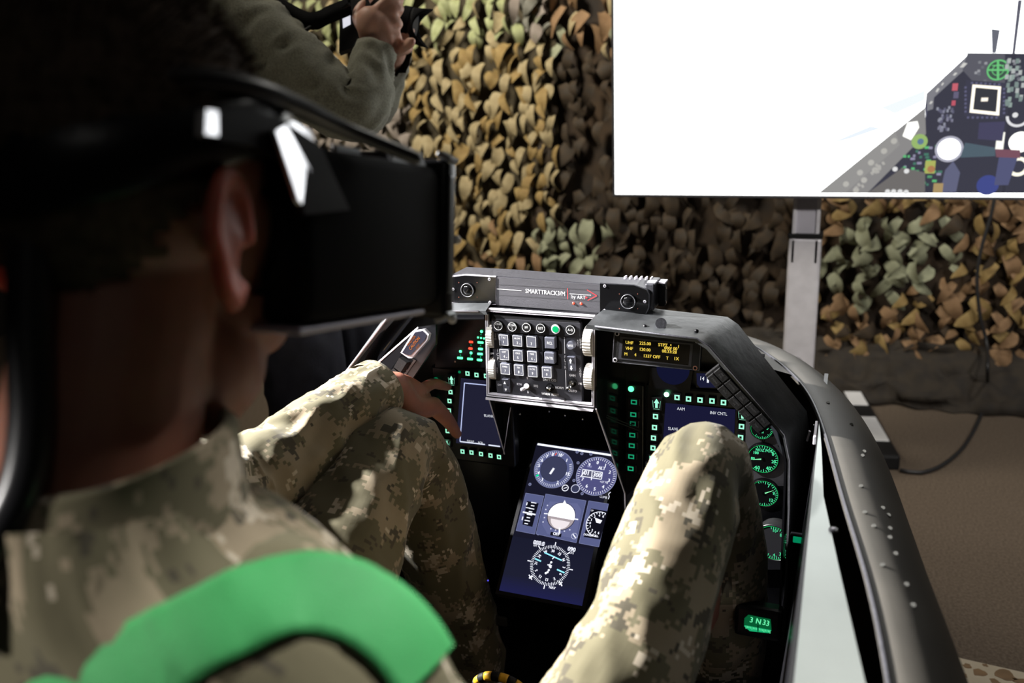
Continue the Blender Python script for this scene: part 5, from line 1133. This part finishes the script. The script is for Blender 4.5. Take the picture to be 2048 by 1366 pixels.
# stand-up collar, split at the throat, and lapel edge
cv = []; cf = []; cu = []; n = 48; hgt = [0.0, 0.012, 0.030, 0.048, 0.052, 0.048, 0.030, 0.006]
for i in range(n+1):
    a = -math.pi*1.5+0.22+(2*math.pi-0.44)*i/n
    for k, h_ in enumerate(hgt):
        out = (0.006+0.004*math.sin(3*a)) if k < 4 else (0.004 if k == 4 else 0.001); t = h_/0.05
        rx, ry = 0.080-0.006*t+out*1.0, 0.082-0.010*t+out
        cv.append((rx*math.cos(a), -0.834+0.010*t+ry*math.sin(a), 0.925+h_+0.004*math.sin(2*a+1)))
for i in range(n):
    for k in range(len(hgt)-1): q = i*len(hgt)+k; cf.append([q, q+len(hgt), q+len(hgt)+1, q+1]); cu.append([(4+i*.011, k*.012), (4+i*.011+.011, k*.012), (4+i*.011+.011, k*.012+.012), (4+i*.011, k*.012+.012)])
shift(MB().add(cv, cf, 0, cu)).build('collar', camo, jack, True)
tr = MB()
tr.loft([(.095, -.76, .42), (.168, -.64, .465), (.246, -.46, .582), (.272, -.31, .684), (.278, -.235, .710), (.283, -.175, .690), (.290, -.135, .615), (.292, -.09, .45), (.288, -.03, .20), (.287, -.02, .10)], [(.095, .10), (.082, .088), (.066, .072), (.060, .062), (.056, .056), (.055, .055), (.057, .058), (.066, .064), (.064, .062), (.062, .06)], 64, 0.006, side=(1, 0, 0), wr=folds(0.006, 11, 0.0012, 60, 2.2, 21.0), uvo=(0.2, 5.1))
tr.loft([(-.095, -.76, .42), (-.120, -.62, .475), (-.152, -.42, .575), (-.174, -.255, .645), (-.180, -.185, .665), (-.184, -.125, .635), (-.184, -.09, .56), (-.180, -.05, .42), (-.172, .02, .18), (-.17, .03, .10)], [(.105, .10), (.100, .096), (.085, .083), (.074, .070), (.066, .062), (.064, .060), (.066, .062), (.068, .064), (.064, .062), (.062, .06)], 64, 0.006, side=(1, 0, 0), wr=folds(0.006, 11, 0.0012, 60, 2.2, 33.0), uvo=(1.7, 7.7))
tr.loft([(0, -.73, .34), (0, -.745, .42), (0, -.76, .50)], [(.175, .13), (.18, .135), (.17, .12)], 48, 0.012, wr=folds(0.004, 9), uvo=(6, 6), cap=True)
trs = shift(tr).build('trousers', camo, PL, True)
# jacket front seam past the shoulder, its shadow put into a dark strip
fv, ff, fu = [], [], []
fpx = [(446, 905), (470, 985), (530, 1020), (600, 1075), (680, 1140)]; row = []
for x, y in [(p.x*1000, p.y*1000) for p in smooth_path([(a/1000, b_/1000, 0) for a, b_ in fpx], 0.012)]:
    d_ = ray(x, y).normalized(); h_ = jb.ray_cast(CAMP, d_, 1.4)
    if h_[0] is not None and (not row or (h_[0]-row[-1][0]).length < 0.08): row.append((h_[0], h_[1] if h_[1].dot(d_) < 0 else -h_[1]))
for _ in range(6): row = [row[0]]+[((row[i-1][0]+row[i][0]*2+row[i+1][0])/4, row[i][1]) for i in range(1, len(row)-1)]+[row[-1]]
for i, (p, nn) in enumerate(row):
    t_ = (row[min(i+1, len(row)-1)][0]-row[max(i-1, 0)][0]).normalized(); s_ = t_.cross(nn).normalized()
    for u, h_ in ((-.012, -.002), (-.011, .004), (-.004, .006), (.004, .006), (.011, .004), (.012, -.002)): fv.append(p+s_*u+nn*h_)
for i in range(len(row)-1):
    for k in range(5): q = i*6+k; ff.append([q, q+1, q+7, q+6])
shift(MB().add(fv, ff)).build('shaded_seam', mat('seam_shade', (0.045, 0.042, 0.03), 0.8, var=0.2, vscale=60), jack, True)
# green harness strap over the right shoulder
sv_, sf_ = [], []; ctr = []
pixs = [(-60, 1530), (90, 1440), (260, 1345), (420, 1256), (530, 1200), (620, 1176), (700, 1196), (770, 1236), (822, 1288), (848, 1345)]
N_ = 60
sp2 = smooth_path([(x/1000, y/1000, 0) for x, y in pixs], 0.005)
for i in range(N_+1):
    q = sp2[int(i/N_*(len(sp2)-1))]; d_ = ray(q.x*1000, q.y*1000).normalized()
    hit = jb.ray_cast(CAMP, d_, 1.2)[0]
    if hit and (not ctr or (hit-ctr[-1]).length < 0.06): ctr.append(hit.copy())
N_ = len(ctr)-1
for _ in range(30): ctr = [ctr[0]]+[(ctr[i-1]+ctr[i]*2+ctr[i+1])/4 for i in range(1, N_)]+[ctr[-1]]
for i, p in enumerate(ctr):
    T_ = (ctr[min(i+1, N_)]-ctr[max(i-1, 0)]).normalized(); q_ = jb.find_nearest(p); out = q_[1] if q_[1].dot(CAMP-p) > -0.5 else -q_[1]; out = (out+0.8*(p-Vector((0.09, -0.81, 0.78))).normalized()).normalized(); W_ = T_.cross(out).normalized(); out = W_.cross(T_).normalized()
    if out.dot(p-Vector((0, -0.835, 0.78))) < 0: out = -out
    for k in range(9):
        u = k/8*2-1; sv_.append(p+W_*u*0.0245+out*(0.007-0.002*u*u))
    for k in range(9): u = k/8*2-1; sv_.append(p+W_*u*0.0245+out*(0.005-0.002*u*u))
for i in range(N_):
    for k in range(8):
        q = i*18+k; sf_.append([q, q+1, q+19, q+18]); q += 9; sf_.append([q+18, q+19, q+1, q])
    q = i*18; sf_.append([q, q+18, q+27, q+9]); q += 8; sf_.append([q+9, q+27, q+18, q])
tag(MB().add(sv_, sf_).build('harness_strap', green_web, None, True), 'wide green webbing harness strap over the right shoulder of the seated person', 'strap')

# ------------------------------------------------------------------ headset
HS = empty('headset', (0, -0.712, 1.084), 'black box-shaped virtual reality headset worn by the seated person', 'headset', (R(-10.5), 0, 0))
MB().box((0, 0.100, 0.002), (0.186, 0.205, 0.122), 0.010, seg=3).build('housing', headset_black, HS, flat_angle=40)
MB().box((0, 0.212, 0.0), (0.196, 0.022, 0.142), 0.006, seg=3).build('front_plate', black_semi, HS, flat_angle=40)
efm = mat('edge_grey', (0.22, 0.23, 0.24), 0.35, 0.4)
MB().box((0.0985, 0.2105, 0.004), (0.0022, 0.010, 0.104), 0.001).build('edge_strip', efm, HS)
MB().box((0.093, 0.2125, 0.0725), (0.016, 0.018, 0.006), 0.002, (0, 0.5, 0)).build('corner_cap', efm, HS); MB().box((0.093, 0.2125, -0.070), (0.016, 0.018, 0.006), 0.002, (0, -0.5, 0)).build('corner_cap', efm, HS)
for z_, y_ in ((0.000, 0.222), (-0.072, 0.216)): MB().ell((0.0985, y_, z_), (0.0042, 0.0042, 0.0042), u=12, v=8).build('screw_knob', white_plastic, HS, True)
MB().box((0, 0.085, -0.0625), (0.182, 0.185, 0.005), 0.002).build('bottom_rail', mat('rail_lit_lilac', (0.40, 0.38, 0.45), 0.4, 0.3), HS)  # lilac light caught on the underside is put into the rail colour
MB().box((0.0, 0.165, 0.066), (0.160, 0.060, 0.012), 0.004).build('top_cover', black_semi, HS, flat_angle=40)
MB().box((0.082, 0.158, 0.0655), (0.003, 0.060, 0.0125), 0.001, (0, -0.5, 0)).build('lit_chamfer', efm, HS)  # grey stands for light caught on the black cover's bevel
MB().box((0.072, 0.08, 0.066), (0.005, 0.034, 0.006), 0.001).build('vent_bar', efm, HS)
# face gasket
gv = MB(); gv.loft([(0, -0.012, 0.0), (0, 0.004, 0.0), (0, 0.02, 0)], [(.080, .052), (.086, .056), (.088, .058)], 40, 0.006, side=(1, 0, 0)); gv.build('face_gasket', black_matte, HS, True)
# head band around the skull and side arms
hb, hf = [], []; n = 64
for i in range(n+1):
    a = -math.pi*1.5+0.75+(2*math.pi-1.5)*i/n; sg = math.sin(a)
    x, y = 0.0845*math.cos(a), -0.765+0.712+0.1075*sg
    z = 0.066+0.012*sg+(0.02 if sg < 0 else 0)*sg
    hw_ = 0.019 if sg > -0.5 else 0.019+0.012*(-sg-0.5)
    for d_, zz in ((0, -hw_), (0.0035, -hw_*.8), (0.0045, 0), (0.0035, hw_*.8), (0, hw_)):
        hb.append((x*(1+d_/0.09), y+(d_*sg), z+zz+0.1*0))
for i in range(n):
    for k in range(4): q = i*5+k; hf.append([q, q+1, q+6, q+5])
MB().add(hb, hf).build('head_band', black_semi, HS, True)
hsM = (Matrix.Translation((0, -0.712, 1.084)) @ Euler((R(-10.5), 0, 0)).to_matrix().to_4x4()).inverted()
def HP(x, y, X): return hsM @ AT(x, y, X=X)
MB().plate([HP(*p, 0.098) for p in ((480, 215), (560, 235), (640, 290), (700, 420), (610, 430), (585, 330), (500, 290), (440, 280), (430, 225))][::-1], 0.006).build('side_arm', black_semi, HS)
def HN(x, y, q0=Vector((0.1065, -0.735, 1.12)), n_=Vector((0.955, 0.24, 0.17))):
    d_ = ray(x, y); return hsM @ (CAMP+d_*((q0-CAMP).dot(n_)/d_.dot(n_)))  # plane tilted so clip and buckle mirror the television screen
MB().plate([HN(*p) for p in ((552, 262), (585, 242), (622, 262), (638, 300), (625, 345), (614, 330), (604, 408), (597, 398))][::-1], 0.003).build('side_clip', clip_metal, HS)
tag(HS.children[-1], 'bright polished side clip'); 
MB().plate([HN(*p, q0=Vector((0.1010, -0.80, 1.165))) for p in ((413, 218), (437, 222), (437, 272), (411, 268))][::-1], 0.006).build('buckle', clip_metal, HS)
# hose-like cable over the head and down the back
hp = [AT(x, y, dist=d) for x, y, d in ((835, 318, .655), (700, 262, .61), (600, 214, .565), (500, 178, .525), (380, 162, .495), (255, 182, .475), (150, 240, .470), (90, 330, .475), (66, 450, .475), (58, 650, .475), (62, 850, .472), (32, 1000, .465), (-60, 1130, .455), (-200, 1250, .45))]
hz = smooth_path(hp, 0.006); rs = [0.0055+0.0065*min(1, max(0, (i/len(hz)-0.12)/0.42)) for i in range(len(hz))]
tag(MB().tube(hz, rs, 18).build('headset_cable', hose_m, None, True), 'thick glossy black cable looping from the headset over the head and down the back', 'cable')
hp = [AT(x, y, dist=d) for x, y, d in ((250, 178, .49), (150, 225, .50), (60, 300, .51), (0, 345, .52), (-80, 430, .53), (-160, 600, .53))]
tag(MB().tube(smooth_path(hp, 0.006), 0.0075, 14).build('headset_cable', hose_m, None, True), 'second black cable leaving the head toward the left picture edge', 'cable')

# ------------------------------------------------------------------ seat, stick and handle
se = empty('pilot_seat', (0, -0.85, 0.08), 'dark reclined cockpit seat under the seated person', 'seat')
MB().box((0, 0.06, 0.10), (0.40, 0.48, 0.10), 0.03, (0.15, 0, 0), seg=3).build('seat_cushion', seat_cloth, se, True)
MB().box((0, -0.135, 0.38), (0.42, 0.08, 0.58), 0.025, (0.10, 0, 0), seg=3).build('backrest', seat_cloth, se, True)
ss = empty('side_stick', (0.292, -0.432, 0.375), 'black side stick grip held in the right hand below the frame', 'control stick')
MB().tube([(0, 0, 0), (0, 0.002, 0.08), (0.0, 0.006, 0.14)], [0.020, 0.017, 0.020], 14).build('grip', black_plastic, ss, True); MB().cyl((0, 0, 0.0), (0, 0, 0.085), 0.045, 0.022, 20).build('boot', black_matte, ss)
eh = AT(1000, 1352, X=0.02); ej = empty('ejection_handle', eh, 'yellow and black striped ejection handle loop between the thighs', 'handle')
arc = [Vector((0.038*math.cos(a), 0.0, 0.024*math.sin(a)-0.026)) for a in [math.pi*i/40 for i in range(41)]]
bands = [MB(), MB()]
for i in range(0, 40, 4): bands[(i//4) % 2].tube(arc[i:i+5], 0.0065, 12)
bands[0].build('yellow_grip', yellow_m, ej, True); bands[1].build('black_stripe', black_plastic, ej, True)
MB().cyl((0, 0, -0.12), (0, 0, -0.02), 0.012, 0.012, 12).build('stem', black_matte, ej)

# ------------------------------------------------------------------ photographer
PH = empty('person', (-0.74, 0.42, 0.0), 'standing person in olive fleece and navy trousers raising a photo camera', 'person')
ph = lambda mb: shift(mb, (0.74, -0.42, 0))
def Q(x, y, d): return AT(x, y, dist=d)
b = MB()
PXS = len(b.v); b.ell((-0.80, 0.42, 1.62), (0.099, 0.077, 0.104), (0, 0, 0), 28, 20); b.ell((-0.755, 0.42, 1.565), (0.066, 0.062, 0.075)); b.ell((-0.72, 0.42, 1.51), (0.03, 0.03, 0.025))
chain(b, [(-0.70, 0.42, 1.60), (-0.685, 0.42, 1.565)], [0.010, 0.014]); b.ell((-0.70, 0.42, 1.53), (0.010, 0.024, 0.006)); b.ell((-0.70, 0.42, 1.52), (0.010, 0.022, 0.006))
for s in (1, -1): b.ell((-0.705, 0.42+s*0.032, 1.61), (0.010, 0.015, 0.010)); b.ell((-0.80, 0.42+s*0.08, 1.59), (0.018, 0.008, 0.032))
chain(b, [(-0.81, 0.42, 1.55), (-0.83, 0.42, 1.40)], [0.055, 0.06], 16); b.v = b.v[:PXS]+[(v_[0]-0.13, v_[1], v_[2]) for v_ in b.v[PXS:]]; chain(b, [(-0.96, 0.42, 1.36), (-0.78, 0.42, 0.90)], [0.10, 0.10], 16)
for y in (0.34, 0.50): chain(b, [(-0.75, y, 0.9), (-0.70, y-.02, 0.5), (-0.72, y, 0.06)], [0.075, 0.055, 0.04], 14); chain(b, [(-0.74, y, 0.04), (-0.58, y, 0.03)], [0.038, 0.03], 12)
RAp = [Q(385, -30, 1.80), Q(470, 35, 1.77), Q(580, 128, 1.74), Q(665, 205, 1.72), Q(708, 222, 1.715), Q(735, 180, 1.73), Q(743, 135, 1.745), Q(752, 100, 1.755)]
chain(b, [RAp[0], RAp[3], RAp[4]], [0.05, 0.042, 0.038], 14); chain(b, [RAp[4], RAp[6], Q(757, 82, 1.75)], [0.038, 0.030, 0.026], 14)
b.ell(Q(750, 62, 1.745), (0.036, 0.020, 0.040), (0.2, 0.2, 0.3)); b.ell(Q(738, 45, 1.735), (0.030, 0.020, 0.032)); b.ell(Q(765, 70, 1.75), (0.026, 0.02, 0.034))
for (k, pts) in enumerate((((752, 22), (782, -4), (800, -8), (798, 8)), ((760, 38), (788, 18), (800, 18), (792, 32)), ((765, 58), (788, 42), (798, 48), (788, 58)), ((768, 78), (786, 66), (796, 73), (786, 82)))):
    d0 = 1.735+0.006*k; chain(b, [Q(*pts[0], d0), Q(*pts[1], d0-.004), Q(*pts[2], d0+.008), Q(*pts[3], d0+.022)], [0.0125, 0.0110, 0.0098, 0.0082], 10)
chain(b, [Q(735, 65, 1.75), Q(716, 35, 1.76), Q(726, 10, 1.765), Q(740, -5, 1.77)], [0.016, 0.0135, 0.0115, 0.009], 10)
LAp = [Vector((-0.94, 0.58, 1.36)), Vector((-0.70, 0.66, 1.14)), Q(770, 130, 1.92), Q(790, 104, 1.84)]
chain(b, LAp, [0.045, 0.042, 0.032, 0.025], 14); b.ell(Q(798, 96, 1.81), (0.030, 0.034, 0.016))
for k in range(4): chain(b, [Q(796+k*4, 100-k*2, 1.80-.012*k), Q(812+k*3, 92-k*2, 1.765-.012*k), Q(818+k*2, 82, 1.735-.006*k)], [0.0110, 0.0098, 0.0078], 10)
chain(b, [Q(795, 92, 1.82), Q(806, 74, 1.83), Q(822, 62, 1.83)], [0.013, 0.0115, 0.009], 10)
ph(b); me = remeshed(b, 0.0042, 2, 'body'); me.materials.append(skin_pale); link('body', me, None, PH)
j = MB()
j.loft([(-.745, .42, .82), (-.86, .42, 1.05), (-.955, .42, 1.28), (-.975, .42, 1.37), (-.965, .42, 1.43)], [(.13, .18), (.13, .185), (.125, .19), (.105, .15), (.075, .08)], 56, 0.012, wr=folds(0.008, 8, 0.002, 30, 3, 1.0))
j.loft(RAp[:-1]+[Q(754, 97, 1.755)], [(.080, .080), (.080, .080), (.074, .074), (.066, .066), (.060, .058), (.052, .050), (.044, .042), (.040, .038)], 52, 0.006, side=(0, 0, 1), wr=folds(0.0075, 24, 0.0008, 60, 2.2, 4.0))
j.loft(LAp[:-1]+[Q(782, 112, 1.86)], [(.075, .075), (.065, .065), (.05, .05), (.042, .042)], 40, 0.01, side=(0, 0, 1), wr=folds(0.007, 16))
ph(j).build('jacket', fleece, PH, True)
t_ = MB()
for y, o_ in ((0.335, 0), (0.505, 3)): t_.loft([(-.755, y, .93), (-.735, y, .80), (-.69, y-.01, .55), (-.70, y, .30), (-.72, y, .08)], [(.105, .10), (.108, .102), (.092, .09), (.080, .08), (.075, .075)], 48, 0.01, wr=folds(0.010, 9, 0.001, 50, 3, o_))
t_.loft([(-.75, .42, .82), (-.76, .42, .97)], [(.12, .18), (.125, .185)], 48, 0.02, cap=True)
ph(t_).build('trousers', navy_cloth, PH, True)
hh = MB().ell((-0.942, 0.42, 1.645), (0.100, 0.084, 0.095)); ph(hh).build('hair', hair_m, PH, True)
s_ = MB()
for y in (0.335, 0.505): s_.box((-0.66, y, 0.045), (0.28, 0.10, 0.09), 0.03, seg=3)
ph(s_).build('shoes', black_matte, PH, True)
# photo camera
cl0, cl1 = Q(790, 44, 1.845), Q(852, 56, 1.845); ax = (cl1-cl0).normalized()
PC = empty('photo_camera', cl0, 'black photo camera with petal lens hood held up in front of the tan net', 'camera')
rotM = ax.to_track_quat('X', 'Z').to_matrix().to_4x4()
MB().box(ax*-0.035, (0.055, 0.115, 0.085), 0.010, rotM, seg=3).box(ax*-0.03+Vector((0, 0, 0.055)), (0.05, 0.045, 0.03), 0.008, rotM, seg=3).build('camera_body', black_plastic, PC, flat_angle=40)
MB().cyl(ax*-0.01, ax*0.045, 0.034, 0.036, 32, bev=.001).build('lens_barrel', black_plastic, PC, flat_angle=40)
MB().cyl(ax*0.018, ax*0.034, 0.0375, 0.0375, 40).build('zoom_ring', black_matte, PC, flat_angle=40)
U = Vector((0, 0, 1)); V_ = ax.cross(U).normalized(); U = V_.cross(ax).normalized(); hv, hf2 = [], []; n = 60
for i in range(n):
    a = 2*math.pi*i/n; ln = 0.062+0.016*math.cos(2*a); d = U*math.cos(a)+V_*math.sin(a)
    hv += [ax*0.040+d*0.0365, ax*ln+d*0.0405, ax*ln+d*0.0390, ax*0.040+d*0.035]
for i in range(n):
    for k in range(4): hf2.append([i*4+k, i*4+(k+1) % 4, ((i+1) % n)*4+(k+1) % 4, ((i+1) % n)*4+k])
MB().add(hv, hf2).build('lens_hood', black_matte, PC, True)
MB().cyl(ax*0.040, ax*0.043, 0.030, 0.030, 24).build('front_glass', black_gloss, PC)
bp = Q(693, 38, 1.76)-cl0
MB().plate([Q(x, y, 1.755)-cl0 for x, y in ((684, 18), (700, 15), (701, 48), (686, 56))][::-1], 0.004).build('flip_screen', emit('screen_glare', (0.75, 0.76, 0.85), 0.9), PC)  # white reflections on the camera screen painted as an even glow
MB().plate([Q(x, y, 1.757)-cl0 for x, y in ((680, 10), (730, -20), (745, 20), (704, 95), (678, 105))][::-1], 0.02).build('screen_frame', black_plastic, PC)
sp_ = [Q(x, y, d) for x, y, d in ((700, 12, 1.75), (660, 28, 1.74), (620, 42, 1.74), (595, 70, 1.75), (640, 20, 1.76), (560, 12, 1.78), (500, -20, 1.82))]
sb, sf2 = [], []; pts = smooth_path([p-cl0 for p in sp_[:3]]+[sp_[5]-cl0, sp_[6]-cl0], 0.01)
for p in pts: sb += [p+Vector((0, 0, 0.017)), p+Vector((0, 0, -0.017)), p+Vector((0.001, 0.002, -0.017)), p+Vector((0.001, 0.002, 0.017))]
for i in range(len(pts)-1):
    for k in range(4): sf2.append([i*4+k, i*4+(k+1) % 4, i*4+4+(k+1) % 4, i*4+4+k])
MB().add(sb, sf2).build('neck_strap', black_matte, PC, True)
MB().tube(smooth_path([Q(595, 72, 1.75)-cl0, Q(640, 42, 1.745)-cl0, Q(700, 8, 1.75)-cl0], 0.01), 0.004, 8).build('strap_cord', black_plastic, PC, True)
